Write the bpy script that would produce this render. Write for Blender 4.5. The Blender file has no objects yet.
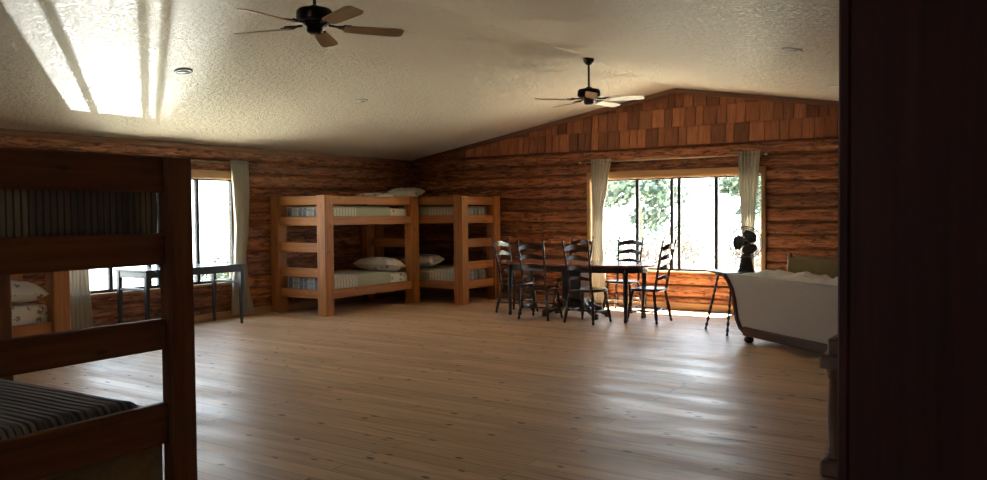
import bpy, bmesh, math, random
from mathutils import Vector, Matrix, noise
R = math.radians
PI = math.pi
random.seed(7)
col = bpy.context.scene.collection
scene = bpy.context.scene

# ------------------------------------------------------------------ materials
def new_mat(name):
    m = bpy.data.materials.new(name); m.use_nodes = True
    nt = m.node_tree; nt.nodes.clear()
    out = nt.nodes.new('ShaderNodeOutputMaterial'); b = nt.nodes.new('ShaderNodeBsdfPrincipled')
    nt.links.new(b.outputs[0], out.inputs[0])
    return m, nt, b, out

def N(nt, t, **kw):
    n = nt.nodes.new(t)
    for k, v in kw.items():
        if k in n.inputs: n.inputs[k].default_value = v
        else: setattr(n, k, v)
    return n

def ramp(nt, src, stops, interp='LINEAR'):
    r = nt.nodes.new('ShaderNodeValToRGB'); r.color_ramp.interpolation = interp
    el = r.color_ramp.elements
    while len(el) < len(stops): el.new(0.5)
    for e, (p, c) in zip(el, stops):
        e.position = p; e.color = (*c, 1) if len(c) == 3 else c
    nt.links.new(src, r.inputs[0]); return r

def mixc(nt, fac, a, b, mode='MIX'):
    m = nt.nodes.new('ShaderNodeMix'); m.data_type = 'RGBA'; m.blend_type = mode
    for i, v in ((0, fac), (6, a), (7, b)):
        if hasattr(v, 'links') or hasattr(v, 'is_output'): nt.links.new(v, m.inputs[i])
        else: m.inputs[i].default_value = v if i == 0 else (*v, 1)
    return m.outputs[2]

def mapping(nt, src, scale, loc=(0, 0, 0)):
    m = nt.nodes.new('ShaderNodeMapping'); m.inputs['Scale'].default_value = scale; m.inputs['Location'].default_value = loc
    nt.links.new(src, m.inputs[0]); return m.outputs[0]

def bump(nt, b, h, strength=0.3, dist=0.01):
    n = N(nt, 'ShaderNodeBump'); n.inputs['Strength'].default_value = strength; n.inputs['Distance'].default_value = dist
    nt.links.new(h, n.inputs['Height']); nt.links.new(n.outputs[0], b.inputs['Normal']); return n

def wood(name, c1, c2, rough=0.5, knots=0.0, grain=1.0, var=0.35, coat=0.0, dark=(0.02, 0.012, 0.008), spec=0.4):
    """board wood: gc.x runs along the grain; tn is a constant per board"""
    m, nt, b, out = new_mat(name)
    gc = N(nt, 'ShaderNodeAttribute', attribute_name='gc'); tn = N(nt, 'ShaderNodeAttribute', attribute_name='tn')
    v = mapping(nt, gc.outputs['Vector'], (1.5 * grain, 28 * grain, 28 * grain))
    n1 = N(nt, 'ShaderNodeTexNoise', Scale=1.0, Detail=5.0, Roughness=0.6); nt.links.new(v, n1.inputs['Vector'])
    c = ramp(nt, n1.outputs['Fac'], [(0.3, c2), (0.7, c1)]).outputs[0]
    if knots:
        vk = mapping(nt, gc.outputs['Vector'], (3.2, 9, 9))
        vo = N(nt, 'ShaderNodeTexVoronoi', Scale=1.0); nt.links.new(vk, vo.inputs['Vector'])
        k = ramp(nt, vo.outputs['Distance'], [(0.0, (1, 1, 1)), (0.16 * knots, (0, 0, 0))])
        c = mixc(nt, k.outputs[0], c, dark)
    mr = N(nt, 'ShaderNodeMapRange'); mr.inputs['To Min'].default_value = 1 - var; mr.inputs['To Max'].default_value = 1 + var
    nt.links.new(tn.outputs['Fac'], mr.inputs[0])
    vm = N(nt, 'ShaderNodeVectorMath', operation='SCALE'); nt.links.new(c, vm.inputs[0]); nt.links.new(mr.outputs[0], vm.inputs['Scale'])
    nt.links.new(vm.outputs[0], b.inputs['Base Color'])
    b.inputs['Roughness'].default_value = rough; b.inputs['Specular IOR Level'].default_value = spec
    b.inputs['Coat Weight'].default_value = coat; b.inputs['Coat Roughness'].default_value = 0.2
    bump(nt, b, n1.outputs['Fac'], 0.25, 0.004)
    return m

def plain(name, c, rough=0.6, metal=0.0, var=0.12, scale=8.0, spec=0.5, bmp=0.0, coat=0.0):
    m, nt, b, out = new_mat(name)
    tc = N(nt, 'ShaderNodeTexCoord')
    n1 = N(nt, 'ShaderNodeTexNoise', Scale=scale, Detail=4.0); nt.links.new(tc.outputs['Object'], n1.inputs['Vector'])
    lo = tuple(x * (1 - var) for x in c); hi = tuple(min(1, x * (1 + var)) for x in c)
    r = ramp(nt, n1.outputs['Fac'], [(0.3, lo), (0.7, hi)])
    nt.links.new(r.outputs[0], b.inputs['Base Color'])
    b.inputs['Roughness'].default_value = rough; b.inputs['Metallic'].default_value = metal
    b.inputs['Specular IOR Level'].default_value = spec; b.inputs['Coat Weight'].default_value = coat
    if bmp: bump(nt, b, n1.outputs['Fac'], bmp, 0.01)
    return m

def log_material(name):
    """peeled log siding; gc = (along, height, depth)"""
    m, nt, b, out = new_mat(name)
    gc = N(nt, 'ShaderNodeAttribute', attribute_name='gc'); tn = N(nt, 'ShaderNodeAttribute', attribute_name='tn')
    v = mapping(nt, gc.outputs['Vector'], (2.6, 26, 3))
    n1 = N(nt, 'ShaderNodeTexNoise', Scale=1.0, Detail=7.0, Roughness=0.68, Distortion=0.3); nt.links.new(v, n1.inputs['Vector'])
    c = ramp(nt, n1.outputs['Fac'], [(0.30, (0.11, 0.036, 0.016)), (0.48, (0.31, 0.115, 0.045)), (0.68, (0.52, 0.235, 0.095))]).outputs[0]
    v2 = mapping(nt, gc.outputs['Vector'], (5.5, 30, 3), (7, 3, 1))
    n2 = N(nt, 'ShaderNodeTexNoise', Scale=1.0, Detail=9.0, Roughness=0.72, Distortion=0.6); nt.links.new(v2, n2.inputs['Vector'])
    k = ramp(nt, n2.outputs['Fac'], [(0.49, (0, 0, 0)), (0.58, (0.95, 0.95, 0.95))])
    c = mixc(nt, k.outputs[0], c, (0.075, 0.026, 0.014))          # streaks of bark left on the logs
    v3 = mapping(nt, gc.outputs['Vector'], (3, 5, 2))
    vo = N(nt, 'ShaderNodeTexVoronoi', Scale=1.0); nt.links.new(v3, vo.inputs['Vector'])
    kk = ramp(nt, vo.outputs['Distance'], [(0.0, (1, 1, 1)), (0.11, (0, 0, 0))])
    c = mixc(nt, kk.outputs[0], c, (0.04, 0.02, 0.012))
    mr = N(nt, 'ShaderNodeMapRange'); mr.inputs['To Min'].default_value = 0.75; mr.inputs['To Max'].default_value = 1.25
    nt.links.new(tn.outputs['Fac'], mr.inputs[0])
    vm = N(nt, 'ShaderNodeVectorMath', operation='SCALE'); nt.links.new(c, vm.inputs[0]); nt.links.new(mr.outputs[0], vm.inputs['Scale'])
    nt.links.new(vm.outputs[0], b.inputs['Base Color'])
    b.inputs['Roughness'].default_value = 0.5; b.inputs['Specular IOR Level'].default_value = 0.35
    bump(nt, b, n2.outputs['Fac'], 0.5, 0.02)
    return m

def floor_material():
    m, nt, b, out = new_mat('pine_floor')
    tc = N(nt, 'ShaderNodeTexCoord')
    br = N(nt, 'ShaderNodeTexBrick'); br.offset = 0.37; br.offset_frequency = 2
    for k, v in (('Scale', 1.0), ('Mortar Size', 0.0022), ('Mortar Smooth', 0.1), ('Brick Width', 2.4), ('Row Height', 0.135), ('Bias', 0.0)):
        br.inputs[k].default_value = v
    br.inputs['Color1'].default_value = (0, 0, 0, 1); br.inputs['Color2'].default_value = (1, 1, 1, 1); br.inputs['Mortar'].default_value = (0.5, 0.5, 0.5, 1)
    nt.links.new(tc.outputs['Object'], br.inputs['Vector'])
    # shift the grain per board
    sh = N(nt, 'ShaderNodeVectorMath', operation='MULTIPLY_ADD'); nt.links.new(br.outputs['Color'], sh.inputs[0])
    sh.inputs[1].default_value = (17, 5, 9); nt.links.new(tc.outputs['Object'], sh.inputs[2])
    v = mapping(nt, sh.outputs[0], (0.9, 14, 1))
    n1 = N(nt, 'ShaderNodeTexNoise', Scale=1.0, Detail=6.0, Roughness=0.6, Distortion=0.5); nt.links.new(v, n1.inputs['Vector'])
    c = ramp(nt, n1.outputs['Fac'], [(0.32, (0.54, 0.33, 0.19)), (0.5, (0.70, 0.47, 0.29)), (0.7, (0.79, 0.57, 0.38))]).outputs[0]
    tone = ramp(nt, br.outputs['Color'], [(0.0, (0.84, 0.80, 0.75)), (0.5, (0.96, 0.95, 0.93)), (1.0, (1.06, 1.06, 1.06))])
    c = mixc(nt, 1.0, c, tone.outputs[0], 'MULTIPLY')
    wn = N(nt, 'ShaderNodeTexNoise', Scale=9.0, Detail=2.0); nt.links.new(sh.outputs[0], wn.inputs['Vector'])
    wv = N(nt, 'ShaderNodeVectorMath', operation='MULTIPLY_ADD'); nt.links.new(wn.outputs['Color'], wv.inputs[0]); wv.inputs[1].default_value = (0.05, 0.03, 0); nt.links.new(sh.outputs[0], wv.inputs[2])
    vk = mapping(nt, wv.outputs[0], (4.6, 9.5, 1))
    vo = N(nt, 'ShaderNodeTexVoronoi', Scale=1.0); nt.links.new(vk, vo.inputs['Vector'])
    k = ramp(nt, vo.outputs['Distance'], [(0.0, (1, 1, 1)), (0.10, (1, 1, 1)), (0.19, (0, 0, 0))])
    hs = N(nt, 'ShaderNodeSeparateColor'); nt.links.new(vo.outputs['Color'], hs.inputs[0])
    gt = N(nt, 'ShaderNodeMath', operation='GREATER_THAN'); nt.links.new(hs.outputs[0], gt.inputs[0]); gt.inputs[1].default_value = 0.45
    kk = N(nt, 'ShaderNodeMath', operation='MULTIPLY'); nt.links.new(gt.outputs[0], kk.inputs[0]); nt.links.new(k.outputs[0], kk.inputs[1])
    c = mixc(nt, kk.outputs[0], c, (0.055, 0.02, 0.01))
    vs = mapping(nt, sh.outputs[0], (1.6, 22, 1), (3, 8, 0))
    n3 = N(nt, 'ShaderNodeTexNoise', Scale=1.0, Detail=3.0); nt.links.new(vs, n3.inputs['Vector'])
    st = ramp(nt, n3.outputs['Fac'], [(0.62, (0, 0, 0)), (0.74, (0.75, 0.75, 0.75))])
    c = mixc(nt, st.outputs[0], c, (0.26, 0.13, 0.06))
    c = mixc(nt, br.outputs['Fac'], c, (0.11, 0.06, 0.035))
    nt.links.new(c, b.inputs['Base Color'])
    n4 = N(nt, 'ShaderNodeTexNoise', Scale=1.4, Detail=3.0); nt.links.new(mapping(nt, tc.outputs['Object'], (0.5, 3, 1)), n4.inputs['Vector'])
    rr = ramp(nt, n4.outputs['Fac'], [(0.3, (0.33,) * 3), (0.7, (0.50,) * 3)])
    nt.links.new(rr.outputs[0], b.inputs['Roughness'])
    b.inputs['Specular IOR Level'].default_value = 0.7
    # cupped boards
    n5 = N(nt, 'ShaderNodeTexNoise', Scale=1.0, Detail=2.0); nt.links.new(mapping(nt, sh.outputs[0], (1.2, 9, 1)), n5.inputs['Vector'])
    ad = N(nt, 'ShaderNodeMath', operation='SUBTRACT'); nt.links.new(n5.outputs['Fac'], ad.inputs[0]); nt.links.new(br.outputs['Fac'], ad.inputs[1])
    bump(nt, b, ad.outputs[0], 0.35, 0.006)
    return m

def ceiling_material():
    m, nt, b, out = new_mat('textured_ceiling')
    tc = N(nt, 'ShaderNodeTexCoord')
    n1 = N(nt, 'ShaderNodeTexNoise', Scale=20.0, Detail=5.0, Roughness=0.7); nt.links.new(tc.outputs['Object'], n1.inputs['Vector'])
    b.inputs['Base Color'].default_value = (0.73, 0.665, 0.585, 1)
    b.inputs['Roughness'].default_value = 0.42; b.inputs['Specular IOR Level'].default_value = 0.5
    r = ramp(nt, n1.outputs['Fac'], [(0.42, (0, 0, 0)), (0.6, (1, 1, 1))])
    bump(nt, b, r.outputs[0], 0.9, 0.016)
    return m

def curtain_material():
    m, nt, b, out = new_mat('linen_curtain')
    gc = N(nt, 'ShaderNodeAttribute', attribute_name='gc')
    n1 = N(nt, 'ShaderNodeTexNoise', Scale=1.0, Detail=3.0); nt.links.new(mapping(nt, gc.outputs['Vector'], (120, 300, 120)), n1.inputs['Vector'])
    c = ramp(nt, n1.outputs['Fac'], [(0.3, (0.50, 0.475, 0.42)), (0.7, (0.64, 0.61, 0.545))]).outputs[0]
    nt.links.new(c, b.inputs['Base Color']); b.inputs['Roughness'].default_value = 0.9
    tr = N(nt, 'ShaderNodeBsdfTranslucent'); nt.links.new(c, tr.inputs[0])
    mx = N(nt, 'ShaderNodeMixShader'); mx.inputs[0].default_value = 0.32
    nt.links.new(b.outputs[0], mx.inputs[1]); nt.links.new(tr.outputs[0], mx.inputs[2]); nt.links.new(mx.outputs[0], out.inputs[0])
    return m

def glass_material():
    m, nt, b, out = new_mat('window_glass')
    nt.nodes.remove(b)
    t = N(nt, 'ShaderNodeBsdfTransparent'); t.inputs[0].default_value = (0.95, 0.97, 0.96, 1)
    g = N(nt, 'ShaderNodeBsdfGlossy'); g.inputs['Roughness'].default_value = 0.02
    mx = N(nt, 'ShaderNodeMixShader'); mx.inputs[0].default_value = 0.06
    nt.links.new(t.outputs[0], mx.inputs[1]); nt.links.new(g.outputs[0], mx.inputs[2]); nt.links.new(mx.outputs[0], out.inputs[0])
    return m

def cloth(name, kind):
    """bedding fabrics; gc = (along, across, height) in metres"""
    m, nt, b, out = new_mat(name)
    gc = N(nt, 'ShaderNodeAttribute', attribute_name='gc')
    sx = N(nt, 'ShaderNodeSeparateXYZ'); nt.links.new(gc.outputs['Vector'], sx.inputs[0])
    def band(sock, period, duty, phase=0.0):
        a = N(nt, 'ShaderNodeMath', operation='MULTIPLY_ADD'); nt.links.new(sock, a.inputs[0]); a.inputs[1].default_value = 1 / period; a.inputs[2].default_value = phase
        f = N(nt, 'ShaderNodeMath', operation='FRACT'); nt.links.new(a.outputs[0], f.inputs[0])
        l = N(nt, 'ShaderNodeMath', operation='LESS_THAN'); nt.links.new(f.outputs[0], l.inputs[0]); l.inputs[1].default_value = duty
        return l.outputs[0]
    if kind == 'print':       # off-white sheet with small scattered russet and blue figures
        vo = N(nt, 'ShaderNodeTexVoronoi', Scale=9.5); nt.links.new(gc.outputs['Vector'], vo.inputs['Vector'])
        n = N(nt, 'ShaderNodeTexNoise', Scale=42.0, Detail=2.0); nt.links.new(gc.outputs['Vector'], n.inputs['Vector'])
        ad = N(nt, 'ShaderNodeMath', operation='MULTIPLY_ADD'); nt.links.new(n.outputs['Fac'], ad.inputs[0]); ad.inputs[1].default_value = 0.75; nt.links.new(vo.outputs['Distance'], ad.inputs[2])
        k = ramp(nt, ad.outputs[0], [(0.58, (1, 1, 1)), (0.64, (0, 0, 0))])
        s = N(nt, 'ShaderNodeSeparateColor'); nt.links.new(vo.outputs['Color'], s.inputs[0])
        hue = ramp(nt, s.outputs[0], [(0.0, (0.36, 0.11, 0.06)), (0.45, (0.40, 0.16, 0.08)), (0.6, (0.20, 0.20, 0.24)), (1.0, (0.42, 0.30, 0.16))])
        c = mixc(nt, k.outputs[0], (0.72, 0.69, 0.62), hue.outputs[0])
    elif kind == 'quilt':     # blue-grey plaid at the foot, cream field with fine checks, sage middle
        c1 = band(sx.outputs[0], 0.062, 0.42); c2 = band(sx.outputs[1], 0.062, 0.42)
        a = band(sx.outputs[1], 0.30, 0.5, .1); b2_ = band(sx.outputs[1], 0.11, 0.22, .3); b3_ = band(sx.outputs[2], 0.09, 0.2, .3)
        pl = mixc(nt, a, (0.40, 0.44, 0.43), (0.19, 0.26, 0.34)); pl = mixc(nt, b2_, pl, (0.62, 0.63, 0.60)); pl = mixc(nt, b3_, pl, (0.30, 0.33, 0.36))
        ck = mixc(nt, c1, (0.68, 0.67, 0.56), (0.36, 0.38, 0.32)); ck = mixc(nt, c2, ck, (0.56, 0.56, 0.47))
        def less(v_):
            l = N(nt, 'ShaderNodeMath', operation='LESS_THAN'); nt.links.new(sx.outputs[0], l.inputs[0]); l.inputs[1].default_value = v_; return l.outputs[0]
        c = mixc(nt, less(0.55), (0.42, 0.44, 0.30), ck); c = mixc(nt, less(0.012), c, pl)
    elif kind == 'plaid':     # blue-grey plaid
        a = band(sx.outputs[0], 0.26, 0.45); bb = band(sx.outputs[1], 0.26, 0.45); d = band(sx.outputs[1], 0.13, 0.12, .3); e = band(sx.outputs[0], 0.13, 0.12, .3)
        c = mixc(nt, a, (0.44, 0.48, 0.47), (0.19, 0.25, 0.31)); c = mixc(nt, bb, c, (0.24, 0.30, 0.35)); c = mixc(nt, d, c, (0.66, 0.66, 0.62)); c = mixc(nt, e, c, (0.66, 0.66, 0.62))
    elif kind == 'ribbed':    # ribbed charcoal, brown and cream woven blanket
        n = N(nt, 'ShaderNodeTexNoise', Scale=1.0, Detail=2.0); nt.links.new(mapping(nt, gc.outputs['Vector'], (3.3, 0.02, 0.02)), n.inputs['Vector'])
        big = ramp(nt, n.outputs['Fac'], [(0.38, (0.10, 0.11, 0.15)), (0.5, (0.26, 0.24, 0.22)), (0.58, (0.48, 0.45, 0.38))]).outputs[0]
        r1 = band(sx.outputs[0], 0.030, 0.30); c = mixc(nt, r1, big, (0.11, 0.11, 0.13))
        w = N(nt, 'ShaderNodeTexWave', Scale=7.5); w.bands_direction = 'X'; nt.links.new(gc.outputs['Vector'], w.inputs['Vector'])
    nt.links.new(c, b.inputs['Base Color']); b.inputs['Roughness'].default_value = 0.92
    b.inputs['Sheen Weight'].default_value = 0.15
    n9 = N(nt, 'ShaderNodeTexNoise', Scale=14.0, Detail=3.0); nt.links.new(gc.outputs['Vector'], n9.inputs['Vector'])
    if kind == 'ribbed': bump(nt, b, w.outputs['Fac'], 0.8, 0.008)
    else: bump(nt, b, n9.outputs['Fac'], 0.5, 0.02)
    return m

M = {}
M['logs'] = log_material('peeled_logs')
M['shingle'] = wood('cedar_shingle', (0.42, 0.165, 0.065), (0.22, 0.08, 0.033), rough=0.65, var=0.45, grain=1.6)
M['trimwood'] = wood('stained_trim', (0.26, 0.12, 0.05), (0.14, 0.06, 0.028), rough=0.5, var=0.15)
M['casing'] = wood('fir_casing', (0.52, 0.31, 0.13), (0.34, 0.18, 0.075), rough=0.5, var=0.1)
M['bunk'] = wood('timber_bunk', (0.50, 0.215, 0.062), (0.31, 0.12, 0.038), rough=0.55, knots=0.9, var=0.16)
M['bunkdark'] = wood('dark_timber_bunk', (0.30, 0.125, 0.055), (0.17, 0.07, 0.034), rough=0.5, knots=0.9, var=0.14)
M['blackwood'] = wood('dark_table_wood', (0.040, 0.026, 0.020), (0.018, 0.012, 0.010), rough=0.28, var=0.15, spec=0.5)
M['chairwood'] = wood('dark_chair_wood', (0.075, 0.030, 0.016), (0.030, 0.013, 0.008), rough=0.25, var=0.15, spec=0.6)
M['tablewood'] = wood('table_top_wood', (0.40, 0.16, 0.08), (0.24, 0.09, 0.045), rough=0.16, var=0.1, coat=0.4, spec=0.6)
M['parson'] = wood('grey_black_table', (0.022, 0.020, 0.021), (0.012, 0.011, 0.012), rough=0.3, var=0.1, spec=0.6)
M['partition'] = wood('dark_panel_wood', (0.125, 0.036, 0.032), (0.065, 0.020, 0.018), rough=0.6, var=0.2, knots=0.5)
M['sofawood'] = wood('dark_sofa_frame', (0.085, 0.035, 0.02), (0.04, 0.018, 0.012), rough=0.3, var=0.1)
M['cabinetwood'] = wood('cabinet_wood', (0.33, 0.22, 0.18), (0.22, 0.14, 0.11), rough=0.35, var=0.1)
M['blade'] = wood('oak_blade', (0.46, 0.29, 0.15), (0.34, 0.20, 0.10), rough=0.35, var=0.1)
M['armwood'] = wood('armchair_wood', (0.36, 0.18, 0.09), (0.22, 0.10, 0.05), rough=0.4, var=0.1)
M['floor'] = floor_material()
M['ceiling'] = ceiling_material()
M['curtain'] = curtain_material()
M['glass'] = glass_material()
M['bronze'] = plain('dark_bronze', (0.022, 0.017, 0.014), rough=0.35, metal=0.6)
M['blackmetal'] = plain('black_window_frame', (0.018, 0.018, 0.019), rough=0.4, metal=0.3)
M['whiteplastic'] = plain('white_plastic', (0.72, 0.71, 0.68), rough=0.4)
M['blackplastic'] = plain('black_plastic', (0.02, 0.02, 0.021), rough=0.35)
M['cagewire'] = plain('grey_cage', (0.20, 0.20, 0.20), rough=0.4)
M['rod'] = plain('brushed_rod', (0.42, 0.33, 0.24), rough=0.35, metal=0.7)
M['wire'] = plain('chrome_wire', (0.62, 0.62, 0.62), rough=0.25, metal=0.8)
M['sheet'] = cloth('print_sheet', 'print')
M['quilt'] = cloth('patch_quilt', 'quilt')
M['plaid'] = cloth('blue_plaid', 'plaid')
M['ribbed'] = cloth('ribbed_blanket', 'ribbed')
M['upholstery'] = plain('grey_upholstery', (0.46, 0.43, 0.385), rough=0.9, var=0.06, scale=40, bmp=0.2)
M['throw'] = plain('white_throw', (0.72, 0.71, 0.69), rough=0.9, var=0.05, scale=20, bmp=0.2)
M['olive'] = plain('olive_cushion', (0.27, 0.215, 0.10), rough=0.9, var=0.08, scale=12, bmp=0.2)
M['skirt'] = plain('beige_skirt', (0.36, 0.32, 0.23), rough=0.95, var=0.15, scale=30)
M['mattress'] = plain('mattress_ticking', (0.60, 0.58, 0.53), rough=0.9, var=0.05)
M['canlight'] = plain('can_light_inner', (0.035, 0.03, 0.028), rough=0.5)
M['ground'] = plain('dry_grass_ground', (0.46, 0.44, 0.34), rough=0.95, var=0.3, scale=1.5)
M['leaf'] = plain('green_leaves', (0.075, 0.11, 0.085), rough=0.6, var=0.35, scale=3)
M['leafpale'] = plain('pale_brush_leaves', (0.15, 0.13, 0.12), rough=0.7, var=0.3, scale=3)
M['bark'] = plain('tree_bark', (0.16, 0.12, 0.09), rough=0.9, var=0.3, scale=6, bmp=0.5)
M['exterior'] = plain('exterior_wall', (0.3, 0.18, 0.1), rough=0.8)

# ------------------------------------------------------------------ mesh builder
class MB:
    def __init__(s):
        s.v = []; s.f = []; s.g = []; s.t = []; s.sm = []
    def append(s, verts, faces, gcs, tn=None, smooth=False):
        o = len(s.v); tn = random.random() if tn is None else tn
        s.v += [tuple(p) for p in verts]; s.g += [tuple(g) for g in gcs]; s.t += [tn] * len(verts)
        s.f += [tuple(i + o for i in f) for f in faces]; s.sm += [smooth] * len(faces)
    def box(s, c, size, mat=None, bev=0.004, tn=None, seg=1):
        """axis-aligned in the frame of mat; grain along the longest side"""
        bm = bmesh.new()
        bmesh.ops.create_cube(bm, size=1.0)
        for v in bm.verts: v.co = Vector((v.co.x * size[0], v.co.y * size[1], v.co.z * size[2]))
        if bev > 0:
            bmesh.ops.bevel(bm, geom=list(bm.edges), offset=min(bev, min(size) * 0.45), segments=seg, affect='EDGES', profile=0.5)
        ax = max(range(3), key=lambda i: size[i]); o = [random.random() * 50 for _ in range(3)]
        gcs = []
        vs = []
        for v in bm.verts:
            l = v.co; q = (l[ax] + o[0], l[(ax + 1) % 3] + o[1], l[(ax + 2) % 3] + o[2]); gcs.append(q)
            p = l + Vector(c)
            vs.append(mat @ p if mat else p)
        bm.verts.index_update()
        fs = [[v.index for v in f.verts] for f in bm.faces]
        bm.free(); s.append(vs, fs, gcs, tn)
    def prism(s, poly, axis_len, mat, tn=None, along=None):
        """poly in local xy, extruded z 0..axis_len"""
        n = len(poly); o = [random.random() * 50 for _ in range(3)]
        loc = [(x, y, 0) for x, y in poly] + [(x, y, axis_len) for x, y in poly]
        fs = [list(range(n - 1, -1, -1)), list(range(n, 2 * n))] + [[i, (i + 1) % n, n + (i + 1) % n, n + i] for i in range(n)]
        k = along or (0, 1, 2)
        s.append([mat @ Vector(p) for p in loc], fs, [tuple(p[k[i]] + o[i] for i in range(3)) for p in loc], tn)
    def tube(s, pts, rad, n=8, cap=True, tn=None, smooth=True):
        pts = [Vector(p) for p in pts]; m = len(pts)
        if not hasattr(rad, '__len__'): rad = [rad] * m
        o = [random.random() * 50 for _ in range(3)]
        t0 = (pts[1] - pts[0]).normalized()
        u = t0.orthogonal().normalized(); vs = []; gc = []; L = 0
        for i, p in enumerate(pts):
            t = (pts[min(i + 1, m - 1)] - pts[max(i - 1, 0)]).normalized()
            u = (u - t * u.dot(t)).normalized(); w = t.cross(u)
            if i: L += (p - pts[i - 1]).length
            for k in range(n):
                a = 2 * PI * k / n; d = u * math.cos(a) + w * math.sin(a)
                vs.append(p + d * rad[i]); gc.append((L + o[0], rad[i] * math.cos(a) + o[1], rad[i] * math.sin(a) + o[2]))
        fs = [[i * n + k, i * n + (k + 1) % n, (i + 1) * n + (k + 1) % n, (i + 1) * n + k] for i in range(m - 1) for k in range(n)]
        if cap: fs += [list(range(n - 1, -1, -1)), list(range((m - 1) * n, m * n))]
        s.append(vs, fs, gc, tn, smooth)
    def turned(s, p0, p1, prof, n=10, tn=None):
        """prof: list of (t along 0..1, radius)"""
        p0 = Vector(p0); p1 = Vector(p1)
        s.tube([p0.lerp(p1, t) for t, r in prof], [r for t, r in prof], n, True, tn)
    def lathe(s, prof, c=(0, 0, 0), n=20, tn=None):
        o = [random.random() * 50 for _ in range(3)]
        vs = []; gc = []
        for r, z in prof:
            for k in range(n):
                a = 2 * PI * k / n; p = (r * math.cos(a), r * math.sin(a), z)
                vs.append((p[0] + c[0], p[1] + c[1], p[2] + c[2])); gc.append((p[2] + o[0], p[0] + o[1], p[1] + o[2]))
        m = len(prof)
        fs = [[i * n + k, i * n + (k + 1) % n, (i + 1) * n + (k + 1) % n, (i + 1) * n + k] for i in range(m - 1) for k in range(n)]
        fs += [list(range(n - 1, -1, -1)), list(range((m - 1) * n, m * n))]
        s.append(vs, fs, gc, tn, True)
    def grid(s, fn, nu, nv, gcf=None, closed_u=False, tn=0.5, smooth=True):
        vs = []; gc = []
        for i in range(nu + 1):
            for j in range(nv + 1):
                p = fn(i / nu, j / nv); vs.append(p); gc.append(gcf(i / nu, j / nv) if gcf else p)
        fs = [[i * (nv + 1) + j, (i + 1) * (nv + 1) + j, (i + 1) * (nv + 1) + j + 1, i * (nv + 1) + j + 1] for i in range(nu) for j in range(nv)]
        s.append(vs, fs, gc, tn, smooth)
    def build(s, name, mat, parent=None, kind=None, xf=None):
        me = bpy.data.meshes.new(name); me.from_pydata([tuple(v) for v in s.v], [], s.f)
        a = me.attributes.new('gc', 'FLOAT_VECTOR', 'POINT'); a.data.foreach_set('vector', [x for g in s.g for x in g])
        b = me.attributes.new('tn', 'FLOAT', 'POINT'); b.data.foreach_set('value', s.t)
        me.polygons.foreach_set('use_smooth', s.sm)
        me.materials.append(mat); me.update()
        bm = bmesh.new(); bm.from_mesh(me); bmesh.ops.recalc_face_normals(bm, faces=bm.faces); bm.to_mesh(me); bm.free()
        o = bpy.data.objects.new(name, me); col.objects.link(o)
        if parent: o.parent = parent
        if kind: o['kind'] = kind
        if xf is not None: o.matrix_world = xf
        return o

def tag(o, label, cat, group=None, kind=None):
    o['label'] = label; o['category'] = cat
    if group: o['group'] = group
    if kind: o['kind'] = kind
    return o
def empty(name, loc, rz=0.0):
    o = bpy.data.objects.new(name, None); col.objects.link(o); o.location = loc; o.rotation_euler = (0, 0, rz); o.empty_display_size = 0.1
    return o
def copy_tree(o, parent=None):
    c = o.copy(); col.objects.link(c)
    if parent: c.parent = parent
    for ch in list(o.children): copy_tree(ch, c)
    return c
T = Matrix.Translation
def RZ(a): return Matrix.Rotation(a, 4, 'Z')
def RX(a): return Matrix.Rotation(a, 4, 'X')
def RY(a): return Matrix.Rotation(a, 4, 'Y')
def fbm(x, y, z=0): return noise.fractal(Vector((x, y, z)), 1.0, 2.0, 3)

# ------------------------------------------------------------------ room
XL, XR, YN, YF = -9.52, 0.70, -3.2, 11.56
PLATE, RIDGE, XRG = 2.43, 3.29, -4.41
SL = (RIDGE - PLATE) / (XRG - XL)
def ceil_z(x): return PLATE + SL * (x - XL) if x < XRG else RIDGE - SL * (x - XRG)
COURSE = 0.187
ROOM_Z = {}

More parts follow.
